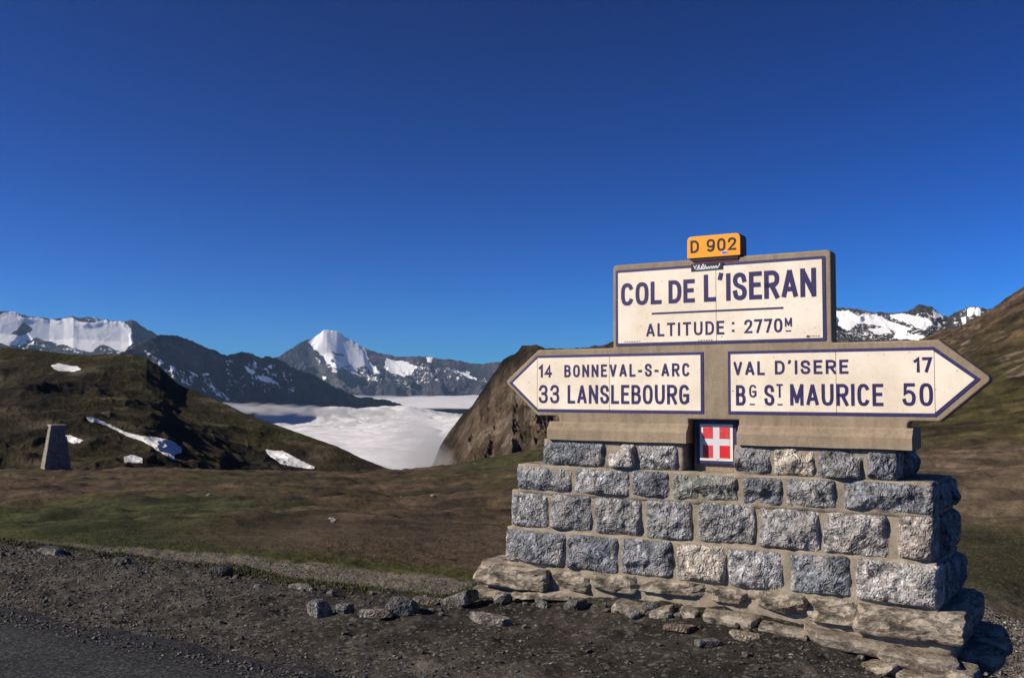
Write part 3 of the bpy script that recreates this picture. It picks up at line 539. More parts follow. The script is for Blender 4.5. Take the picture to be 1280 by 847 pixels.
# ================================================================== ROCK BUILDER
def rock_mesh(name, w, d, h, seed, n=(14, 8, 8), rnd=.18, chisel=7, depth=.25, fn=.02, ff=14., bulge=0.0, smooth=False, front_only=False, strata=(1, 1, 1)):
    """a dressed or broken stone: a gridded box with rounded edges, split by random planes and roughened. origin at box centre"""
    r_ = np.random.default_rng(seed); idx = {}; V = []; Fc = []
    nx, ny, nz = n
    def vid(i, j, k):
        if (i, j, k) not in idx: idx[(i, j, k)] = len(V); V.append((i/nx*2-1, j/ny*2-1, k/nz*2-1))
        return idx[(i, j, k)]
    for i in range(nx):
        for k in range(nz): Fc.append([vid(i, 0, k), vid(i+1, 0, k), vid(i+1, 0, k+1), vid(i, 0, k+1)]); Fc.append([vid(i, ny, k), vid(i, ny, k+1), vid(i+1, ny, k+1), vid(i+1, ny, k)])
    for j in range(ny):
        for k in range(nz): Fc.append([vid(0, j, k), vid(0, j, k+1), vid(0, j+1, k+1), vid(0, j+1, k)]); Fc.append([vid(nx, j, k), vid(nx, j+1, k), vid(nx, j+1, k+1), vid(nx, j, k+1)])
    for i in range(nx):
        for j in range(ny): Fc.append([vid(i, j, 0), vid(i, j+1, 0), vid(i+1, j+1, 0), vid(i+1, j, 0)]); Fc.append([vid(i, j, nz), vid(i+1, j, nz), vid(i+1, j+1, nz), vid(i, j+1, nz)])
    V = np.array(V, float); half = np.array([w, d, h])/2; m = half.min(); P = V*half
    # round the edges
    rr = m*rnd*2; inner = np.clip(P, -(half-rr), half-rr); dv = P-inner; L = np.linalg.norm(dv, axis=1); ok = L > 1e-9
    mx = np.abs(dv).max(1); P[ok] = inner[ok]+dv[ok]/L[ok][:, None]*np.minimum(mx[ok], rr)[:, None]
    if bulge:                                       # rock-faced block: the face is broken by random planes, the bed joints stay square
        X_, Z_ = V[:, 0], V[:, 2]; Hh = np.full(len(V), 1.25)
        for c in range(chisel):
            a_ = r_.uniform(0, 6.28); sl = r_.uniform(.3, 1.5); cc = r_.uniform(.5, 1.35); Hh = np.minimum(Hh, cc-sl*(math.cos(a_)*X_+math.sin(a_)*Z_))
        Hh = np.clip(Hh, .05, 2)+.45*(.55-np.abs(fbm3(P+seed*2.1, 7., 3, seed+31))*2.2)+.08*fbm3(P+seed, 26., 2, seed+32); Hh = Hh*(1-np.abs(X_)**9)*(1-np.abs(Z_)**7)
        P[:, 1] -= bulge*Hh*(V[:, 1] < 0)*(-V[:, 1])
        P[:, 0] += .008*fbm3(P*[0, 0, 1]+seed, 11., 2, seed+3)+.01*fbm3(P+seed, 5., 1, seed+4); P[:, 2] += .007*fbm3(P*[1, 0, 0]+seed, 9., 2, seed+5)
    for c in range(0 if bulge else chisel):
        q = r_.normal(size=3)
        if bulge or front_only: q[1] = -abs(q[1])-.8
        q /= np.linalg.norm(q); sup = (P@q).max(); dd = sup*(1-depth*r_.uniform(.15, 1))
        if bulge or front_only: dd = sup-depth*min(w, h)*r_.uniform(.05, .35)
        t = P@q-dd; k = t > 0; P[k] -= t[k][:, None]*q*.85
    nn = P/np.maximum(np.linalg.norm(P, axis=1), 1e-6)[:, None]
    if bulge or front_only: nn = np.where((V[:, 1] < -.5)[:, None], np.array([0, -1., 0]), nn*.6)
    Q_ = P*np.array(strata, float); a = fbm3(Q_+seed*1.37, ff, 4, seed); b = 1-2*np.abs(fbm3(Q_+seed*.77+5, ff*1.3, 3, seed+7)); P = P+nn*(a*.65+b*.35)[:, None]*fn
    return mesh_np(name, P, Fc, smooth)

# ================================================================== STONE PLINTH  (local x along the wall, y into the wall, z up)
U0 = -2.6; S0 = 6.9
def WL(x, y, z=0): return W(U0+x, S0+y, z)
pl = empty('stone_plinth', WL(0, 0, 0), -AZ)
tag(pl, 'tapering plinth of grey rock-faced stone blocks on rough slabs under the road sign', 'stone plinth')
DARK = (.095, .102, .118); MID = (.175, .175, .185); LIGHT = (.27, .255, .245); BEIGE = (.27, .235, .20); GREEN = (.12, .125, .115); PINK = (.20, .17, .155)
ROWS = [  # z0, z1, y of front, [(u0, u1, colour, calcite)]
 (1.058, 1.250, -.026, [(-4.04, -3.481, DARK, .1), (-3.466, -3.227, LIGHT, .2), (-3.218, -2.892, (.19, .185, .19), .45), (-2.469, -2.201, (.10, .105, .12), .45), (-2.186, -1.891, BEIGE, .1), (-1.882, -1.575, (.12, .115, .12), .5), (-1.560, -1.363, (.105, .11, .125), .15)]),
 (.853, 1.046, -.034, [(-4.281, -3.768, (.10, .107, .125), .15), (-3.752, -3.282, MID, .2), (-3.266, -2.958, (.085, .09, .107), .1), (-2.937, -2.429, GREEN, .15), (-2.414, -2.121, (.085, .09, .107), .1), (-2.1, -1.747, (.12, .12, .125), .25), (-1.711, -1.14, (.10, .105, .118), .55)]),
 (.560, .838, -.034, [(-4.335, -3.986, (.16, .16, .17), .9), (-3.969, -3.596, (.105, .11, .122), .1), (-3.573, -3.18, (.125, .125, .13), .35), (-3.151, -2.77, (.135, .135, .145), .45), (-2.735, -2.313, (.145, .145, .15), .1), (-2.296, -1.87, (.17, .165, .17), .6), (-1.848, -1.426, (.19, .18, .175), .3), (-1.369, -1.143, PINK, .15)]),
 (.272, .538, -.038, [(-4.382, -3.829, (.11, .115, .13), .75), (-3.821, -3.375, (.10, .107, .125), .2), (-3.352, -2.935, (.12, .125, .14), .2), (-2.913, -2.527, BEIGE, .5), (-2.511, -2.121, (.17, .17, .18), .25), (-2.077, -1.666, (.095, .105, .125), .5), (-1.645, -1.123, (.235, .222, .215), .3)])]
DEPTHS = [.62, .80, .82, .86]
sn = [0]
def place_stone(me, loc, rot, color, alpha=0., name='stone', mat=None, parent=pl):
    o = link(name, me, mat or M['stone'], parent); o.location = loc; o.rotation_euler.z = rot; o.color = (*color, alpha); return o
for ri, (z0, z1, yf, st) in enumerate(ROWS):
    for (a, b, c, al) in st:
        sn[0] += 1; w_ = b-a+.012; h_ = z1-z0+.016+random.uniform(-.008, .008); d_ = .20
        me = rock_mesh('stone', w_, d_, h_, 1000+sn[0], (max(8, int(w_/.0125)), 5, max(6, int(h_/.0125))), .20, 6, .55, .013, 14., .050, False)
        o = place_stone(me, ((a+b)/2-U0, yf+d_/2+.004, (z0+z1)/2+random.uniform(-.004, .004)), R(random.uniform(-1, 1)), c, al)
        o.rotation_euler.y = R(random.uniform(-.8, .8))
    xl = st[0][0]-U0; xr = st[-1][1]-U0; D = DEPTHS[ri]
    # the short ends and the back of each course
    for sx, xx in ((-1, xl), (1, xr)):
        cuts = [.215, .215+(D-.215)*(.42+.16*((ri+sx) % 2)), D]
        for y0, y1 in zip(cuts, cuts[1:]):
            sn[0] += 1; w_ = y1-y0-.02; h_ = z1-z0
            me = rock_mesh('stone', w_, .22, h_, 1000+sn[0], (10, 4, 10), .18, 7, .6, .02, 13., .05)
            place_stone(me, (xx-sx*(.11-.012), yf+(y0+y1)/2, (z0+z1)/2), R(90)*sx, random.choice([DARK, MID, GREEN]), .2)
    x = xl
    while x < xr-.15:
        w_ = min(random.uniform(.3, .55), xr-x); 
        if xr-x-w_ < .2: w_ = xr-x
        sn[0] += 1; me = rock_mesh('stone', w_-.02, .2, z1-z0, 1000+sn[0], (8, 3, 6), .18, 6, .5, .02, 13., .04)
        place_stone(me, (x+w_/2, yf+D-.06, (z0+z1)/2), math.pi, random.choice([DARK, MID, GREEN]), .2); x += w_
# mortar core, pointed nearly flush between the stones
def grid_box(bm, x0, x1, y0, y1, z0, z1, cs=.04):
    def face(f, n, m_):
        g = [[bm.verts.new(f(i/n, j/m_)) for j in range(m_+1)] for i in range(n+1)]
        for i in range(n):
            for j in range(m_): bm.faces.new((g[i][j], g[i+1][j], g[i+1][j+1], g[i][j+1]))
    nx, ny, nz = [max(1, int((b-a)/cs)) for a, b in ((x0, x1), (y0, y1), (z0, z1))]
    L = lambda a, b, t: a+(b-a)*t
    face(lambda s, t: (L(x0, x1, s), y0, L(z0, z1, t)), nx, nz); face(lambda s, t: (L(x0, x1, s), y1, L(z0, z1, t)), nx, nz)
    face(lambda s, t: (x0, L(y0, y1, s), L(z0, z1, t)), ny, nz); face(lambda s, t: (x1, L(y0, y1, s), L(z0, z1, t)), ny, nz)
    face(lambda s, t: (L(x0, x1, s), L(y0, y1, t), z1), nx, ny); face(lambda s, t: (L(x0, x1, s), L(y0, y1, t), z0), nx, ny)
def rough_box(name, boxes, mat, parent, amp=.01, sc_=12., seed=0, cs=.025):
    bm = bmesh.new()
    for b in boxes: grid_box(bm, *b, cs=cs)
    bmesh.ops.remove_doubles(bm, verts=bm.verts, dist=1e-5); me_o = bm_obj(name, bm, mat, parent, True); me = me_o.data
    P = np.zeros(len(me.vertices)*3); me.vertices.foreach_get('co', P); P = P.reshape(-1, 3); Nn = np.zeros_like(P).ravel(); me.vertices.foreach_get('normal', Nn); Nn = Nn.reshape(-1, 3)
    P = P+Nn*(fbm3(P, sc_, 4, seed)*amp)[:, None]; me.vertices.foreach_set('co', P.ravel()); me.update(); return me_o
bx = []
for ri, (z0, z1, yf, st) in enumerate(ROWS):
    top = [1.262, 1.058, .848, .555][ri]; bot = [1.052, .846, .550, .262][ri]-.02*ri
    xl = st[0][0]-U0; xr = st[-1][1]-U0; f = yf+.010+.002*ri
    if ri == 0:
        bx += [(xl+.016, -.25, f, f+DEPTHS[0]-.02, bot, top), (.14, xr-.01, f+.001, f+DEPTHS[0]-.021, bot, top-.003), (-.248, .138, f+.19, f+DEPTHS[0]-.03, bot, top-.004)]
    else: bx.append((xl+.016, xr-.012, f, f+DEPTHS[ri]-.02, bot, top))
rough_box('mortar', bx, M['mortar'], pl, .013, 11., 5)
# rough foundation slabs, broken along the front
rough_box('foundation_core', [(-1.98, 1.56, -.01, .92, -.05, .250)], M['mortar'], pl, .02, 9., 9, .05)
FOUND = [  # x0, x1 (from centre), y0, z0, z1, seed, tilt
 (-2.05, -1.38, -.12, .085, .250, 21, .8), (-1.40, -1.02, -.07, .10, .245, 22, -1), (-1.03, -.60, -.06, .135, .265, 23, 1.6), (-.62, -.02, -.055, .165, .262, 24, -.6), (-.03, .26, -.05, .15, .258, 25, -.8),
 (.24, .66, -.08, .13, .258, 26, 1.4), (.64, .98, -.07, .10, .254, 27, .6), (.95, 1.62, -.12, .062, .246, 28, .6)]
for x0, x1, y0, z0, z1, sd, tl in FOUND:
    me = rock_mesh('foundation_slab', x1-x0-.006, .60, z1-z0, sd, (int((x1-x0)/.012), 16, 15), .12, 12, .24, .034, 8., strata=(1, 1, 1.9))
    o = place_stone(me, ((x0+x1)/2, y0+.30, (z0+z1)/2), R(random.uniform(-1.5, 1.5)), (1, 1, 1), 0, 'foundation_slab', M['found']); o.rotation_euler.y = R(tl)
for k in range(5):                               # back half of the footing
    me = rock_mesh('foundation_slab', .72, .42, .2, 90+k, (12, 8, 5), .2, 5, .2, .03, 8.); o = place_stone(me, (-1.68+k*.72+.05, .76, .14), 0, (1, 1, 1), 0, 'foundation_slab', M['found'])
for i, (x, y, z, w_, d_, h_, ry) in enumerate([(-1.86, -.12, .02, .46, .4, .045, 3), (-1.45, -.05, .05, .5, .4, .05, -4), (.12, -.14, .055, .42, .35, .09, 2), (.52, -.16, .03, .34, .3, .06, 6), (.95, -.16, .005, .62, .36, .07, 7), (1.35, -.18, -.04, .48, .34, .08, 6),
        (1.16, -.30, -.10, .26, .26, .09, -8), (1.40, -.30, -.13, .30, .3, .10, 5), (1.58, -.16, -.12, .26, .34, .12, 4), (1.60, .25, -.10, .34, .5, .16, 0), (1.64, .55, -.05, .3, .4, .2, 4), (1.5, -.40, -.2, .3, .24, .1, 8), (-.62, -.16, .05, .22, .2, .09, 10), (-.35, -.17, .06, .16, .18, .07, -12), (-.15, -.13, .07, .14, .16, .08, 15)]):
    me = rock_mesh('foundation_stone', w_, d_, h_, 60+i, (14, 8, 5), .3, 8, .3, .016, 16.)
    o = place_stone(me, (x, y+d_/2-.1, z), R(random.uniform(-14, 14)), (1, 1, 1), 0, 'foundation_stone', M['found']); o.rotation_euler.y = R(ry)

# ================================================================== ROAD SIGN
sg = empty('direction_sign', WL(0, 0, 1.0), -AZ)
def TX(x): return (x-2.6)*.99+2.6
def TZ_(z): return 1.6+(z-1.6)*.99
def TP_(pts): return [(TX(x), TZ_(z)) for x, z in pts]
tag(sg, 'weathered concrete mountain pass signpost with cream enamel plates and navy lettering', 'road sign')
ZB = 1.0                                                    # local z = height - ZB ; local y = 0 is the board face
def round_poly(pts, rad, seg=5):
    out = []; n = len(pts)
    for i, p in enumerate(pts):
        r_ = rad.get(i, 0) if isinstance(rad, dict) else rad
        p = np.array(p, float); a = np.array(pts[i-1], float); b = np.array(pts[(i+1) % n], float)
        if r_ <= 0: out.append(tuple(p)); continue
        da = (a-p)/np.linalg.norm(a-p); db = (b-p)/np.linalg.norm(b-p); ang = math.acos(np.clip(da@db, -1, 1)); t = min(r_/math.tan(ang/2), np.linalg.norm(a-p)*.49, np.linalg.norm(b-p)*.49)
        p0 = p+da*t; p1 = p+db*t
        for k in range(seg+1): q = k/seg; out.append(tuple((1-q)**2*p0+2*q*(1-q)*p+q*q*p1))
    return out
def slab(name, pts, y0, y1, mat, parent, bev=.008, zb=ZB):
    bm = bmesh.new(); vs = [bm.verts.new((x, y0, z-zb)) for x, z in pts]; f = bm.faces.new(vs)
    ex = bmesh.ops.extrude_face_region(bm, geom=[f]); nv = [v for v in ex['geom'] if isinstance(v, bmesh.types.BMVert)]
    for v in nv: v.co.y = y1
    if bev:
        bm.normal_update(); ed = [e for e in bm.edges if all(abs(v.co.y-y0) < 1e-6 for v in e.verts)]+[e for e in bm.edges if all(abs(v.co.y-y1) < 1e-6 for v in e.verts)]
        bmesh.ops.bevel(bm, geom=ed, offset=bev, segments=3, profile=.5, affect='EDGES')
    ng = [f for f in bm.faces if len(f.verts) > 4]; bmesh.ops.triangulate(bm, faces=ng)
    return bm_obj(name, bm, mat, parent)
body = [(-1.812, 1.715), (-1.497, 1.972), (-.828, 1.972), (-.828, 2.608), (.826, 2.608), (.826, 1.972), (1.500, 1.972), (1.812, 1.718), (1.500, 1.446), (1.302, 1.446), (1.302, 1.27), (.165, 1.27), (.165, 1.436), (-.215, 1.436), (-.215, 1.27), (-1.302, 1.27), (-1.302, 1.446), (-1.500, 1.446)]
slab('concrete_frame', round_poly(body, {0: .035, 1: .03, 2: .012, 3: .035, 4: .035, 5: .012, 6: .03, 7: .035, 8: .03, 9: .03, 16: .03, 17: .03}), 0, .135, M['concrete'], sg, .012)
# ledge: moulded footing either side of the crest, with a chamfered top
def ledge(x0, x1, cut0=.02, cut1=.02):
    bm = bmesh.new(); prof = [(-.052, 1.262), (-.052, 1.338), (-.045, 1.352), (-.026, 1.366), (-.020, 1.388), (-.002, 1.402), (.26, 1.402), (.26, 1.262)]
    n = 40; rows = []
    for i in range(n+1):
        x = x0+(x1-x0)*i/n; rows.append([bm.verts.new((x, y+.001*math.sin(x*11+z*40), z-ZB+.0012*math.sin(x*13))) for y, z in prof])
    for i in range(n):
        for k in range(len(prof)): bm.faces.new((rows[i][k], rows[i+1][k], rows[i+1][(k+1) % len(prof)], rows[i][(k+1) % len(prof)]))
    bm.faces.new(rows[0]); bm.faces.new(rows[-1][::-1]); return bm_obj('ledge', bm, M['concrete'], sg)
ledge(-1.385, -.215); ledge(.165, 1.335)
slab('crest_backing', [(-.216, 1.02), (.167, 1.02), (.167, 1.437), (-.216, 1.437)], .110, .24, M['concrete'], sg, 0)
# plates
def plate(name, outer, joints, label=None, y=-.004, bw=.022, rad=0.0, tiles=True):
    """enamelled lava plate: navy border, cream tiles between the vertical joints"""
    o = slab(name, round_poly(outer, rad) if rad else outer, y, .004, M['navyb'], sg, .0015)
    # inner outline = outer shrunk by border width
    P = np.array(outer, float); n = len(P); inn = []
    area = sum(P[i][0]*P[(i+1) % n][1]-P[(i+1) % n][0]*P[i][1] for i in range(n)); sgn = 1 if area > 0 else -1
    for i in range(n):
        a, b, c = P[i-1], P[i], P[(i+1) % n]; d1 = (b-a)/np.linalg.norm(b-a); d2 = (c-b)/np.linalg.norm(c-b)
        n1 = np.array([-d1[1], d1[0]])*sgn; n2 = np.array([-d2[1], d2[0]])*sgn; m_ = n1+n2; m_ = m_/(m_@n1); inn.append(b+m_*bw)
    inn = [tuple(p) for p in inn]
    def clipx(poly, x, keep):
        out = []
        for i in range(len(poly)):
            a, b = poly[i], poly[(i+1) % len(poly)]; ia = (a[0]-x)*keep >= 0; ib = (b[0]-x)*keep >= 0
            if ia: out.append(a)
            if ia != ib: t = (x-a[0])/(b[0]-a[0]); out.append((x, a[1]+t*(b[1]-a[1])))
        return out
    xs = [-9]+sorted(joints)+[9]
    for a, b in zip(xs, xs[1:]):
        pg = clipx(clipx(inn, a+(.0016 if a > -8 else 0), 1), b-(.0016 if b < 8 else 0), -1)
        t = slab('tile', round_poly(pg, .004, 3), y-.003, y+.002, M['white'], o, .0008)
    if joints:
        z0 = min(p[1] for p in inn)+.004; z1 = max(p[1] for p in inn)-.004
        for x in joints: 
            zz0, zz1 = z0, z1; slab('joint_filler', [(x-.002, zz0), (x+.002, zz0), (x+.002, zz1), (x-.002, zz1)], y-.0022, y, M['joint'], o, 0)
    return o
name_plate = plate('name_plate', [(-.803, 1.983), (.788, 1.983), (.788, 2.567), (-.803, 2.567)], [.005], rad=.012)
left_plate = plate('arrow_plate', [(-1.768, 1.708), (-1.503, 1.927), (-.096, 1.927), (-.096, 1.477), (-1.500, 1.477)][::-1], [-1.500, -.857])
right_plate = plate('arrow_plate', [(.088, 1.927), (1.470, 1.927), (1.742, 1.718), (1.474, 1.477), (.088, 1.477)][::-1], [.850, 1.472])
tag(left_plate, 'arrow-shaped cream plate pointing left'); tag(right_plate, 'arrow-shaped cream plate pointing right')
# ---- lettering: painted strokes following the condensed capitals of the plates
def cat(points, n=7):
    P = [np.array(p, float) for p in points]; P = [2*P[0]-P[1]]+P+[2*P[-1]-P[-2]]; out = []
    for i in range(1, len(P)-2):
        for k in range(n):
            t = k/n; out.append(tuple(.5*((2*P[i])+(-P[i-1]+P[i+1])*t+(2*P[i-1]-5*P[i]+4*P[i+1]-P[i+2])*t*t+(-P[i-1]+3*P[i]-3*P[i+1]+P[i+2])*t**3)))
    out.append(tuple(P[-2])); return out
def sup(a0, a1, n=26, e=2.7, cx=.5, cy=.5, rx=.5, ry=.5):
    o = []
    for i in range(n+1):
        a = R(a0+(a1-a0)*i/n); c, s = math.cos(a), math.sin(a); o.append((cx+rx*math.copysign(abs(c)**(2/e), c), cy+ry*math.copysign(abs(s)**(2/e), s)))
    return o
Dc = [(0, 0), (0, 1)]+[(.45, 1)]+cat([(.62, .985), (.86, .88), (1, .68), (1, .32), (.86, .12), (.62, .015)], 4)+[(.45, 0)]
GL = {  # width / height, strokes (points, closed)
 'A': (.66, [([(.03, .03), (.47, .97)], 0), ([(.97, .03), (.53, .97)], 0), ([(.2, .27), (.8, .27)], 0)]), 'B': (.56, [([(0, 0), (0, 1), (.55, 1)]+cat([(.72, .98), (.92, .87), (.92, .66), (.72, .545)], 3)+[(.5, .53), (0, .53)], 0), ([(.5, .53)]+cat([(.74, .51), (1, .38), (1, .15), (.78, .01)], 3)+[(.5, 0), (0, 0)], 0)]),
 'C': (.58, [(sup(38, 322), 0)]), 'D': (.58, [(Dc, 1)]), 'E': (.48, [([(1, 1), (0, 1), (0, 0), (1, 0)], 0), ([(0, .53), (.85, .53)], 0)]),
 'G': (.6, [(sup(40, 335), 0), ([(.97, .12), (.97, .45), (.55, .45)], 0)]), 'I': (0, [([(.5, 0), (.5, 1)], 0)]), 'L': (.46, [([(0, 1), (0, 0), (1, 0)], 0)]),
 'M': (.72, [([(0, 0), (0, 1)], 0), ([(1, 0), (1, 1)], 0), ([(.04, .96), (.5, .14)], 0), ([(.96, .96), (.5, .14)], 0)]), 'N': (.60, [([(0, 0), (0, 1)], 0), ([(1, 0), (1, 1)], 0), ([(.06, .94), (.94, .06)], 0)]), 'O': (.6, [(sup(0, 360, 36)[:-1], 1)]),
 'R': (.58, [([(0, 0), (0, 1), (.6, 1)]+cat([(.78, .98), (1, .86), (1, .62), (.78, .49)], 3)+[(.55, .475), (0, .475)], 0), ([(.5, .475), (1, 0)], 0)]),
 'S': (.56, [(cat([(.96, .77), (.84, .94), (.5, 1.0), (.14, .94), (.02, .75), (.16, .59), (.5, .5), (.86, .41), (1, .23), (.86, .05), (.5, 0), (.14, .06), (.02, .24)], 4), 0)]),
 'T': (.58, [([(0, 1), (1, 1)], 0), ([(.5, 1), (.5, 0)], 0)]), 'U': (.6, [([(0, 1), (0, .35)]+cat([(.02, .25), (.16, .06), (.5, 0), (.84, .06), (.98, .25)], 4)+[(1, .35), (1, 1)], 0)]),
 'V': (.62, [([(.03, .97), (.47, .03)], 0), ([(.97, .97), (.53, .03)], 0)]), '-': (.22, [([(0, .42), (1, .42)], 0)]), ':': (0, [([(.5, .98), (.5, .9)], 0), ([(.5, .1), (.5, .02)], 0)]), "'": (.1, [([(.5, 1.04), (.1, .92)], 0)]),
 '0': (.56, [(sup(0, 360, 36)[:-1], 1)]), '1': (.26, [([(0, .80), (.95, 1), (.95, 0)], 0)]), '2': (.56, [(cat([(.02, .76), (.12, .93), (.5, 1), (.9, .92), (.98, .72), (.8, .48)], 4)+[(0, 0), (1, 0)], 0)]),
 '3': (.56, [(cat([(.03, .8), (.2, .96), (.52, 1), (.86, .93), (.95, .75), (.82, .58), (.42, .53)], 4), 0), (cat([(.42, .53), (.86, .46), (1, .26), (.86, .05), (.48, 0), (.14, .05), (0, .22)], 4), 0)]),
 '4': (.60, [([(.74, 0), (.74, 1), (0, .26), (1, .26)], 0)]), '5': (.56, [([(.93, 1), (.14, 1), (.07, .56)]+cat([(.2, .62), (.5, .65), (.86, .56), (1, .33), (.86, .06), (.48, 0), (.14, .05), (0, .2)], 4), 0)]),
 '7': (.54, [([(0, 1), (1, 1), (.38, 0)], 0)]), '9': (.56, [(sup(0, 360, 30, 2.4, .5, .69, .5, .31)[:-1], 1), (cat([(1, .69), (.98, .4), (.82, .1), (.45, 0), (.1, .08)], 4), 0)]), ' ': (.12, [])}
def ribbon(V, Fc, pts, closed, wd, y):
    P = [np.array(p, float) for p in pts]; n = len(P)
    if not closed:
        d = P[0]-P[1]; P[0] = P[0]+d/np.linalg.norm(d)*wd*.5; d = P[-1]-P[-2]; P[-1] = P[-1]+d/np.linalg.norm(d)*wd*.5
    b0 = len(V)
    for i in range(n):
        a = P[i-1] if (closed or i > 0) else None; c = P[(i+1) % n] if (closed or i < n-1) else None
        d1 = (P[i]-a) if a is not None else (c-P[i]); d2 = (c-P[i]) if c is not None else d1
        d1 = d1/max(np.linalg.norm(d1), 1e-9); d2 = d2/max(np.linalg.norm(d2), 1e-9); n1 = np.array([-d1[1], d1[0]]); n2 = np.array([-d2[1], d2[0]]); m_ = n1+n2
        k = m_@n1; m_ = m_/k if k > .35 else (m_/np.linalg.norm(m_)*1.7 if np.linalg.norm(m_) > 1e-3 else n1)
        for s in (1, -1): q = P[i]+m_*s*wd*.5; V.append((q[0], y, q[1]-ZB))
    for i in range(n if closed else n-1):
        j = (i+1) % n; Fc.append((b0+2*i, b0+2*j, b0+2*j+1, b0+2*i+1))
def write(text, x0, x1, z0, z1, wd, parent, mat, y=-.0085, gap=.2, name='lettering', under=None):
    x0, x1, z0, z1 = TX(x0), TX(x1), TZ_(z0), TZ_(z1)
    if under: under = (TX(under[0]), TX(under[1]), TZ_(under[2]), under[3])
    h = z1-z0-wd; ws = [GL[c][0]*h+wd for c in text]; g = gap*h; nat = sum(ws)+g*(len(text)-1); 
    k = (x1-x0-wd*len(text))/max(nat-wd*len(text), 1e-6); V = []; Fc = []; x = x0
    for ci, c in enumerate(text):
        ww = GL[c][0]*h*k; nstroke = 0
        for pts, cl in GL[c][1]:
            ribbon(V, Fc, [(x+wd/2+p[0]*ww, z0+wd/2+p[1]*h) for p in pts], cl, wd, y-.00025*nstroke-.0001*(ci % 2)); nstroke += 1
        x += ww+wd+g*k
    if under: VV = []; FF = []; ribbon(VV, FF, [(under[0], under[2]), (under[1], under[2])], 0, under[3], y); link('underline', mesh_np('underline', VV, FF, False), mat, parent)
    return link(name, mesh_np(name, V, Fc, False), mat, parent)
def rule(x0, x1, z, wd, parent, mat, y=-.0085, name='rule'):
    x0, x1, z = TX(x0), TX(x1), TZ_(z); V = []; Fc = []; ribbon(V, Fc, [(x0+wd/2, z), (x1-wd/2, z)], 0, wd, y); return link(name, mesh_np(name, V, Fc, False), mat, parent)
nv = M['navy']
write('COL', -.790, -.451, 2.298, 2.472, .031, name_plate, nv, gap=.14); write('DE', -.395, -.186, 2.298, 2.472, .031, name_plate, nv, gap=.14)
write("L'ISERAN", -.115, .706, 2.297, 2.498, .033, name_plate, nv, gap=.13); rule(-.533, .475, 2.228, .014, name_plate, nv)
write('ALTITUDE', -.580, .039, 2.054, 2.154, .0165, name_plate, nv, gap=.27); rule(.097, .116, 2.078, .017, name_plate, nv, name='colon_dot'); rule(.097, .116, 2.133, .017, name_plate, nv, name='colon_dot')
write('2770', .189, .466, 2.056, 2.155, .0165, name_plate, nv, gap=.18); write('M', .484, .534, 2.094, 2.157, .011, name_plate, nv, under=(.493, .523, 2.064, .009))
def tiny(x0, x1, z0, z1, parent, seed):           # maker's line, too small to read
    x0, x1, z0, z1 = TX(x0), TX(x1), TZ_(z0), TZ_(z1); r_ = np.random.default_rng(seed); V = []; Fc = []; x = x0
    while x < x1: 
        wl = r_.uniform(.004, .012); ribbon(V, Fc, [(x, (z0+z1)/2+r_.uniform(-.002, .002)), (x+wl, (z0+z1)/2)], 0, .005, -.0085); x += wl+.012
    link('maker_mark', mesh_np('maker_mark', V, Fc, False), M['joint'], parent)
tiny(-.76, -.62, 2.016, 2.024, name_plate, 1); tiny(-.16, -.05, 2.012, 2.020, name_plate, 2); tiny(.66, .72, 2.020, 2.026, name_plate, 3)
write('14', -1.528, -1.405, 1.752, 1.853, .018, left_plate, nv); write('BONNEVAL-S-ARC', -1.291, -.231, 1.752, 1.850, .0175, left_plate, nv, gap=.32)
write('33', -1.527, -1.338, 1.545, 1.692, .021, left_plate, nv, gap=.2); write('LANSLEBOURG', -1.261, -.234, 1.544, 1.690, .0225, left_plate, nv, gap=.19)
write('VAL', .105, .336, 1.756, 1.855, .0175, right_plate, nv, gap=.26); write("D'ISERE", .409, .915, 1.760, 1.857, .0175, right_plate, nv, gap=.26); write('17', 1.333, 1.446, 1.765, 1.864, .019, right_plate, nv)
write('B', .123, .193, 1.540, 1.686, .022, right_plate, nv); write('G', .221, .275, 1.597, 1.688, .013, right_plate, nv, under=(.228, .256, 1.548, .010))
write('S', .330, .403, 1.540, 1.688, .022, right_plate, nv); write('T', .418, .464, 1.597, 1.693, .013, right_plate, nv, under=(.430, .456, 1.548, .010))
write('MAURICE', .515, 1.139, 1.543, 1.692, .0225, right_plate, nv, gap=.19); write('50', 1.260, 1.448, 1.546, 1.695, .022, right_plate, nv, gap=.22)
# chips in the enamel
def chip(x, z, r_, parent, seed):
    x, z = TX(x), TZ_(z); q = np.random.default_rng(seed); V = [(x+r_*q.uniform(.6, 1.2)*math.cos(a), -.0082, z-ZB+.6*r_*q.uniform(.6, 1.2)*math.sin(a)) for a in np.linspace(0, 2*math.pi, 9)[:-1]]
    me = bpy.data.meshes.new('chip'); me.from_pydata(V, [], [tuple(range(8))]); link('chip', me, M['joint'], parent)
for x, z, r_, p_ in [(.645, 2.022, .016, name_plate), (.02, 2.037, .006, name_plate), (.10, 1.645, .006, right_plate), (.62, 2.05, .003, name_plate), (-.42, 1.49, .005, left_plate)]: chip(x, z, r_, p_, int(abs(x*1000)))
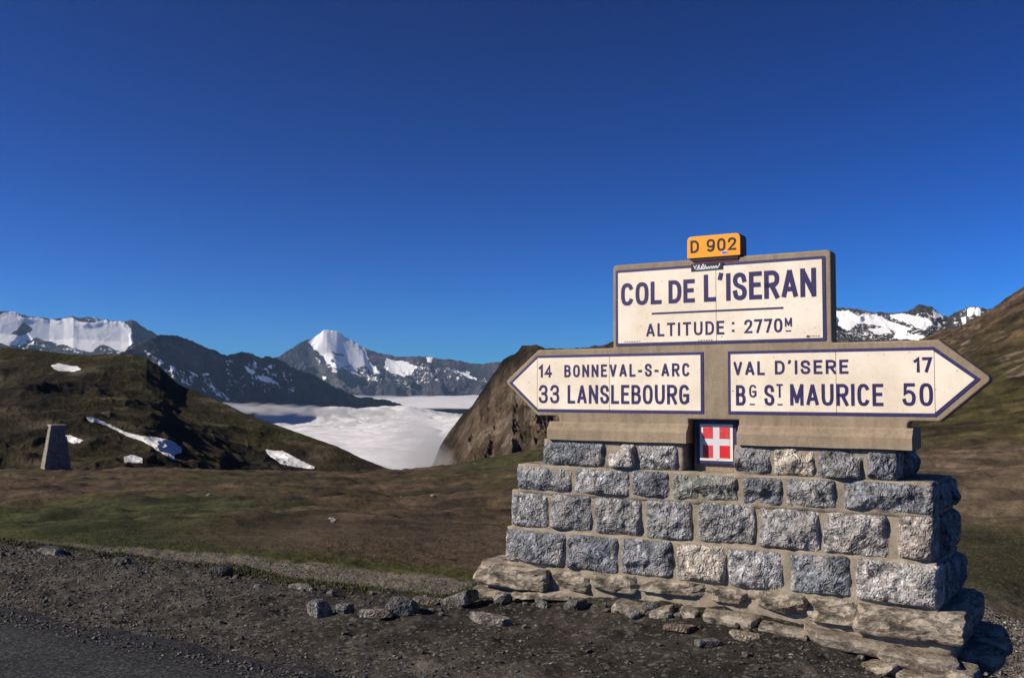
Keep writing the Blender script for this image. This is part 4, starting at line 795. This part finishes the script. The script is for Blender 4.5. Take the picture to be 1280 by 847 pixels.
# crest plate
def sh(p): return [((x-2.6)*1.005+2.6, 1.6+(z-1.6)*1.005) for x, z in p]
cr = slab('crest_plate', sh([(-.173, 1.116), (.131, 1.116), (.131, 1.432), (-.173, 1.432)]), .080, .109, M['navyb'], sg, .003)
slab('crest_field', round_poly(sh([(-.146, 1.139), (.104, 1.139), (.104, 1.403), (-.146, 1.403)]), .004), .076, .081, M['white'], cr, .001)
shp = [(-.123, 1.384), (.082, 1.384), (.082, 1.168), (.074, 1.158), (.0, 1.155), (-.020, 1.144), (-.040, 1.155), (-.115, 1.158), (-.123, 1.168)]
slab('shield', sh(shp), .0735, .077, M['shield'], cr, .0006)
for x0, x1, z0, z1, mt in [(-.121, -.045, 1.299, 1.382, 'redw'), (.005, .080, 1.299, 1.382, 'redw'), (-.121, -.045, 1.161, 1.250, 'redw'), (.005, .080, 1.161, 1.250, 'red')]:
    slab('red_quarter', sh([(x0, z0), (x1, z0), (x1, z1), (x0, z1)]), .0725, .0745, M[mt], cr, 0)
# road number box on top
rt_ = slab('route_marker', TP_(round_poly([(-.238, 2.622), (.172, 2.622), (.172, 2.787), (-.238, 2.787)], {0: .008, 1: .008, 2: .04, 3: .04})), -.012, .11, M['black'], sg, .004)
slab('marker_face', TP_(round_poly([(-.238, 2.624), (.170, 2.624), (.170, 2.786), (-.238, 2.786)], {0: .008, 1: .008, 2: .038, 3: .038})), -.020, -.010, M['orange'], rt_, .003)
write('D 902', -.212, .140, 2.663, 2.757, .0165, rt_, M['black'], y=-.0212, gap=.2)
slab('small_sticker', TP_([(.028, 2.640), (.072, 2.640), (.072, 2.661), (.028, 2.661)]), -.0222, -.0205, M['stickw'], rt_, 0); slab('small_sticker', TP_([(.032, 2.643), (.068, 2.643), (.068, 2.657), (.032, 2.657)]), -.0228, -.0212, M['stickb'], rt_, 0)
slab('marker_foot', TP_([(-.205, 2.600), (.150, 2.600), (.150, 2.626), (-.205, 2.626)]), -.010, .10, M['black'], rt_, .002)
slab('red_tape', TP_([(-.19, 2.583), (.148, 2.583), (.148, 2.600), (-.19, 2.600)]), -.0035, .001, M['maroon'], sg, 0)
st_ = slab('black_sticker', TP_([(-.212, 2.527), (.034, 2.529), (.034, 2.584), (-.212, 2.582)]), -.0105, -.007, M['black'], sg, 0)
V = []; Fc = []
def scr(pts, wd=.006, y=-.0115): ribbon(V, Fc, [(TX(p[0]), TZ_(p[1])) for p in pts], 0, wd, y-.0002*len(V)/60)
scr([(-.19, 2.57), (-.182, 2.547), (-.17, 2.572)]); scr(cat([(-.165, 2.545), (-.15, 2.572), (-.145, 2.56), (-.16, 2.552), (-.14, 2.545)], 4)); scr(cat([(-.135, 2.546), (-.118, 2.576), (-.115, 2.562), (-.128, 2.545), (-.11, 2.545)], 4))
scr(cat([(-.10, 2.57), (-.108, 2.545), (-.095, 2.557), (-.088, 2.545), (-.075, 2.556), (-.07, 2.546), (-.055, 2.557), (-.048, 2.546), (-.035, 2.558), (-.03, 2.547), (-.015, 2.558), (-.01, 2.547), (.005, 2.558), (.01, 2.572)], 4)); scr([(-.175, 2.539), (.0, 2.542)], .003)
link('script_lettering', mesh_np('script_lettering', V, Fc, False), M['stickw'], st_)

# ================================================================== CAIRN on the field edge
ca_az = float(bearing(73)); car = 82.0; cxy = (car*math.sin(ca_az), car*math.cos(ca_az))
cn = empty('stone_cairn', (cxy[0], cxy[1], float(ground_z(cxy[0], cxy[1]))-.15), R(36)); tag(cn, 'tall tapering dark stone cairn at the edge of the brown field', 'cairn')
H_ = 3.35; nlay = 17
for k in range(nlay):
    t = k/nlay; wd = 1.9*(1-t)+1.0*t; dp = 1.3*(1-t)+.9*t; x = -wd/2; zc = H_*(k+.5)/nlay
    while x < wd/2-.1:
        ww = min(random.uniform(.35, .75), wd/2-x); me = rock_mesh('stone', ww*.99, dp+random.uniform(-.08, .08), H_/nlay*.98, 3000+k*10+int(x*5)+30, (4, 4, 2), .12, 3, .06, .02, 5.)
        o = place_stone(me, (x+ww/2, random.uniform(-.03, .03), zc), 0, random.choice([(.16, .14, .115), (.15, .13, .11), (.17, .15, .125)]), .05, 'stone', None, cn); x += ww
o = place_stone(rock_mesh('capstone', 1.12, 1.0, .12, 3900, (8, 6, 2), .2, 4, .1, .03, 5.), (0, 0, H_+.04), 0, (.3, .26, .22), .1, 'capstone', None, cn)

# ================================================================== LOOSE ROCKS
rock_mats = dict(stone=M['stone'])
def loose(u, s, w_, d_, h_, seed, color, label, group=None, rz=0, ry=0, rx=0, sink=.3, al=.1, cat_='rock', n=(10, 8, 6), rnd=.25, ch=12, dep=.35):
    me = rock_mesh('rock', w_, d_, h_, seed, n, rnd, ch, dep, min(w_, h_)*.12, 1.6/max(w_, .05)*1.4)
    x, y, _ = W(u, s); o = link('rock', me, M['stone']); o.location = (x, y, float(ground_z(x, y))+h_*(.5-sink)); o.rotation_euler = (R(rx), R(ry), R(rz)); o.color = (*[c_*.6 for c_ in color], al); tag(o, label, cat_, group); return o
GR = (.095, .088, .08); TN = (.14, .115, .09)
loose(-4.52, 6.40, .34, .20, .10, 11, GR, 'angular slab tilted up with its dark face right, just left of the plinth', rz=-20, ry=-22, sink=.1)
loose(-4.72, 6.28, .26, .14, .05, 12, TN, 'low brownish stone leaning against the tilted angular slab', rz=-25, sink=.2)
loose(-4.66, 5.88, .24, .18, .15, 13, (.10, .10, .10), 'blunt blue-grey boulder with a flat shaded right side, on the dark dirt', rz=10, sink=.25)
loose(-4.72, 5.68, .26, .14, .05, 14, TN, 'thin pinkish stone at the foot of the blunt blue-grey boulder', rz=-12, sink=.25)
loose(-4.00, 6.06, .40, .14, .075, 15, (.15, .135, .12), 'long flat pale slab lying on the dirt just left of the plinth', rz=-30, ry=3, sink=.12)
loose(-5.12, 5.52, .18, .15, .15, 16, (.10, .10, .098), 'rounded grey boulder standing left of the blue-grey one', rz=30, sink=.25)
loose(-4.98, 5.62, .12, .12, .10, 17, (.11, .11, .115), 'small grey rock touching the right side of the rounded boulder', rz=70, sink=.3)
loose(-2.72, 6.50, .22, .12, .035, 18, (.16, .11, .09), 'thin reddish slab flat on the dirt in front of the middle of the plinth', rz=-30, sink=.25)
loose(-2.28, 6.52, .21, .13, .045, 19, (.26, .21, .16), 'pale tan flake on the dirt below the right half of the plinth', rz=-22, ry=4, sink=.2)
loose(-2.42, 6.22, .15, .12, .05, 20, (.09, .085, .08), 'dark flat stone half buried below the pale tan flake', rz=12, sink=.3)
loose(-3.02, 6.70, .13, .1, .10, 22, (.10, .095, .09), 'dark upright lump under the broken middle of the foundation', rz=12, sink=.2)
loose(-3.62, 6.66, .17, .12, .08, 23, (.08, .078, .075), 'dark crumbly stone tucked beneath the left middle of the foundation', rz=42, sink=.25)
loose(-4.25, 6.62, .13, .10, .09, 24, (.2, .17, .14), 'small beige rock between the flat pale slab and the plinth foot', rz=12, sink=.25)
loose(-6.95, 6.22, .20, .16, .10, 25, (.05, .048, .045), 'dark clod at the back of the verge, halfway along the grass strip', rz=5, sink=.3)
loose(-8.25, 6.15, .17, .14, .08, 26, (.045, .042, .04), 'dark clod at the back of the verge, further left than its twin', rz=5, sink=.3)
loose(-9.3, 6.12, .34, .16, .07, 27, (.04, .038, .036), 'wide dark clod near the left edge of the picture beside the track', rz=-25, sink=.3)
loose(-5.95, 6.20, .24, .16, .05, 28, (.17, .15, .13), 'flat pale slab at the back of the verge left of the boulders', rz=-25, sink=.3)
# smaller stones: shared meshes, every stone its own object
pool = [rock_mesh('rock', w_, d_, h_, 900+i, (6, 5, 4), .3, 10, .35, .02, 14.) for i, (w_, d_, h_) in enumerate([(.2, .14, .1), (.2, .16, .07), (.2, .2, .14), (.2, .11, .08), (.2, .17, .12), (.2, .15, .05), (.2, .18, .1)])]
for me in pool: me.materials.append(M['stone'])
def scatter(n, fn, smin, smax, label, group, power=2.2):
    k = 0; tries = 0
    while k < n and tries < n*60:
        tries += 1; u, s = fn(); x, y, _ = W(u, s)
        if s > 6.75 and -4.7 < u < -.9: continue
        sc_ = smin+(smax-smin)*random.random()**power
        o = bpy.data.objects.new('rock', random.choice(pool)); col.objects.link(o); z = float(ground_z(x, y)); o.location = (x, y, z+.012*sc_/.1); o.rotation_euler = (R(random.uniform(-15, 15)), R(random.uniform(-15, 15)), random.uniform(0, 6.28)); o.scale = (sc_/.2,)*3
        g_c = random.uniform(.035, .10); o.color = (g_c*random.uniform(1, 1.15), g_c, g_c*random.uniform(.82, 1.0), random.choice([0, .1, .5])); tag(o, label, 'rock', group); k += 1
scatter(110, lambda: (random.uniform(-11.5, -4.3), 6.15+random.gauss(0, .13)), .022, .075, 'small broken stone in the row along the back of the verge', 'stones along the back edge of the verge')
scatter(110, lambda: (random.uniform(-9.5, -1.4), random.uniform(4.6, 6.4)), .022, .055, 'small loose stone scattered on the gravel verge before the plinth', 'loose stones on the gravel verge')
scatter(45, lambda: (random.uniform(-4.5, -1.1), 6.72+random.gauss(0, .07)), .03, .10, 'stone crumbled from the foundation onto the dirt at its foot', 'rubble at the foot of the plinth', 1.5)

# ================================================================== GRAVEL (stuff)
def pebbles(name, u, s, size, colr, seed):
    r_ = np.random.default_rng(seed); n = len(u); X = u*Ux+s*Nx; Y = u*Uy+s*Ny; Z = np.maximum(ground_z(X, Y), np.where(s < 4.3, .014, -9))
    base = np.array([[1, 0, 0], [0, 1, 0], [-1, 0, 0], [0, -1, 0], [0, 0, 1], [0, 0, -1]], float); Ft = np.array([[0, 1, 4], [1, 2, 4], [2, 3, 4], [3, 0, 4], [1, 0, 5], [2, 1, 5], [3, 2, 5], [0, 3, 5]])
    P = base[None]*(1+r_.uniform(-.35, .35, (n, 6, 1)))+r_.normal(0, .22, (n, 6, 3)); a = r_.uniform(0, 6.28, n); c, sn_ = np.cos(a), np.sin(a)
    x = P[..., 0]*c[:, None]-P[..., 1]*sn_[:, None]; y = P[..., 0]*sn_[:, None]+P[..., 1]*c[:, None]; hh = r_.uniform(.35, .8, n)
    V = np.stack([X[:, None]+x*size[:, None]/2, Y[:, None]+y*size[:, None]/2, (Z+size*.12)[:, None]+P[..., 2]*(size*hh)[:, None]/2], -1).reshape(-1, 3)
    Fc = (Ft[None]+np.arange(n)[:, None, None]*6).reshape(-1, 3); me = mesh_np(name, V, Fc, False); vcol(me, 'albedo', np.repeat(colr, 6, 0))
    o = link(name, me, M['pebble']); tag(o, kind='stuff'); return o
def pcol(n, lo, hi, seed, bright=.06):
    r_ = np.random.default_rng(seed); b = lo+(hi-lo)*r_.random(n)**2; b = np.where(r_.random(n) < bright, b*2.1, b); t = r_.uniform(0, 1, n)[:, None]
    return b[:, None]*(np.array([[1.08, .98, .86]])*t+np.array([[1, 1, 1.03]])*(1-t))
n = 60000; u = rng.uniform(-13, -1.0, n); s = 4.05+2.6*rng.random(n)**1.1
den = .30-.5*sstep(4.3, 4.05, s)+.7*sstep(5.0, 4.4, s)+.8*sstep(-5.0, -8.0, u)+.5*fbm2(u*1.1, s*1.1, 3, 71)+.5*sstep(5.95, 6.3, s)*sstep(-4.5, -5, u); k = rng.random(n) < den*.7; k &= ~((s > 6.72) & (u > -4.7))
u, s = u[k], s[k]; size = .007+.028*rng.random(len(u))**3.6; o = pebbles('gravel', u, s, size, pcol(len(u), .035, .15, 3), 3); tag(o, 'grey gravel and grit strewn over the roadside verge', 'gravel')
n = 15000; u = rng.uniform(-16, -3.8, n); s = rng.uniform(8.0, 9.3, n); o = pebbles('gravel', u, s, .012+.02*rng.random(n)**2.5, pcol(n, .08, .20, 5), 5); tag(o, 'pale fine gravel of the track behind the verge', 'gravel')
n = 14000; u = rng.uniform(-3, -.6, n); s = rng.uniform(8.8, 13.5, n); o = pebbles('gravel', u, s, .014+.035*rng.random(n)**2.5, pcol(n, .09, .26, 6), 6); tag(o, 'gravel on the lower ground right behind the plinth', 'gravel')

# ================================================================== GRASS (stuff)
def blades(name, u, s, h, colr, seed, label):
    r_ = np.random.default_rng(seed); n = len(u); X = u*Ux+s*Nx; Y = u*Uy+s*Ny; Z = ground_z(X, Y)-.005; a = r_.uniform(0, 6.28, n); wd = h*r_.uniform(.10, .2, n); lx = r_.normal(0, .45, n)*h; ly = r_.normal(0, .45, n)*h
    B = np.stack([X, Y, Z], -1); D = np.stack([np.cos(a)*wd, np.sin(a)*wd, 0*wd], -1); T = B+np.stack([lx, ly, h], -1)
    V = np.stack([B-D, B+D, T], 1).reshape(-1, 3); me = mesh_np(name, V, np.arange(3*n).reshape(-1, 3), False); vcol(me, 'albedo', np.repeat(colr, 3, 0))
    o = link(name, me, M['grass']); tag(o, label, 'grass', kind='stuff')
def gcol(n, seed, green):
    r_ = np.random.default_rng(seed); g = np.clip(green+r_.normal(0, .25, n), 0, 1)[:, None]; return (np.array([[.050, .057, .014]])*g+np.array([[.095, .068, .038]])*(1-g))*r_.uniform(.7, 1.35, (n, 1))
def patchy(n, u0, u1, s0, s1, f, seed):
    r_ = np.random.default_rng(seed); u = r_.uniform(u0, u1, n); s = s0+(s1-s0)*r_.random(n)**1.6; k = r_.random(n) < f(u, s)
    return u[k], s[k]
u, s = patchy(60000, -15, -4.6, 6.35, 7.95, lambda u, s: .35+.9*fbm2(u*1.2, s*1.2, 3, 81)+.3*sstep(7.2, 7.7, s), 1); blades('grass', u, s, rng.uniform(.015, .045, len(u)), gcol(len(u), 2, .8), 3, 'short green turf strip between the verge and the track')
u, s = patchy(200000, -34, 1, 9.3, 34, lambda u, s: .45+.9*fbm2(u*.6, s*.6, 4, 82), 4); blades('grass', u, s, rng.uniform(.012, .04, len(u)), gcol(len(u), 5, .30+.45*sstep(10.8, 9.5, s)+.6*sstep(-9, -17, u)), 6, 'short alpine grass on the near field beyond the track')
# pale stones dotted over the field
for i in range(7):
    px = random.uniform(180, 600); r_ = random.uniform(20, 50); a = float(bearing(px)); x, y = r_*math.sin(a), r_*math.cos(a); sz = random.uniform(.08, .16)
    o = bpy.data.objects.new('rock', random.choice(pool)); col.objects.link(o); o.location = (x, y, float(ground_z(x, y))+.02); o.rotation_euler.z = random.uniform(0, 6); o.scale = (sz/.2,)*3; o.color = (.3, .28, .25, .4); tag(o, 'small pale stone lying in the brown field beyond the track', 'rock', 'pale stones dotted over the field')

# ================================================================== HAZE
bm = bmesh.new(); bmesh.ops.create_cube(bm, size=1)
for v in bm.verts: v.co = Vector((v.co.x*42000, v.co.y*42000, 0 if v.co.z > 0 else 1))
for v in bm.verts: v.co.z = 1150 if v.co.z == 0 else -480
m = NT('thin_mountain_air'); pv = m.n('VolumePrincipled', {'Color': (.42, .66, 1.0, 1), 'Density': 2.4e-5, 'Anisotropy': .2}); m.t.links.new(pv.outputs[0], m.o.inputs['Volume'])
hz = bm_obj('haze', bm, m.m); tag(hz, kind='stuff')
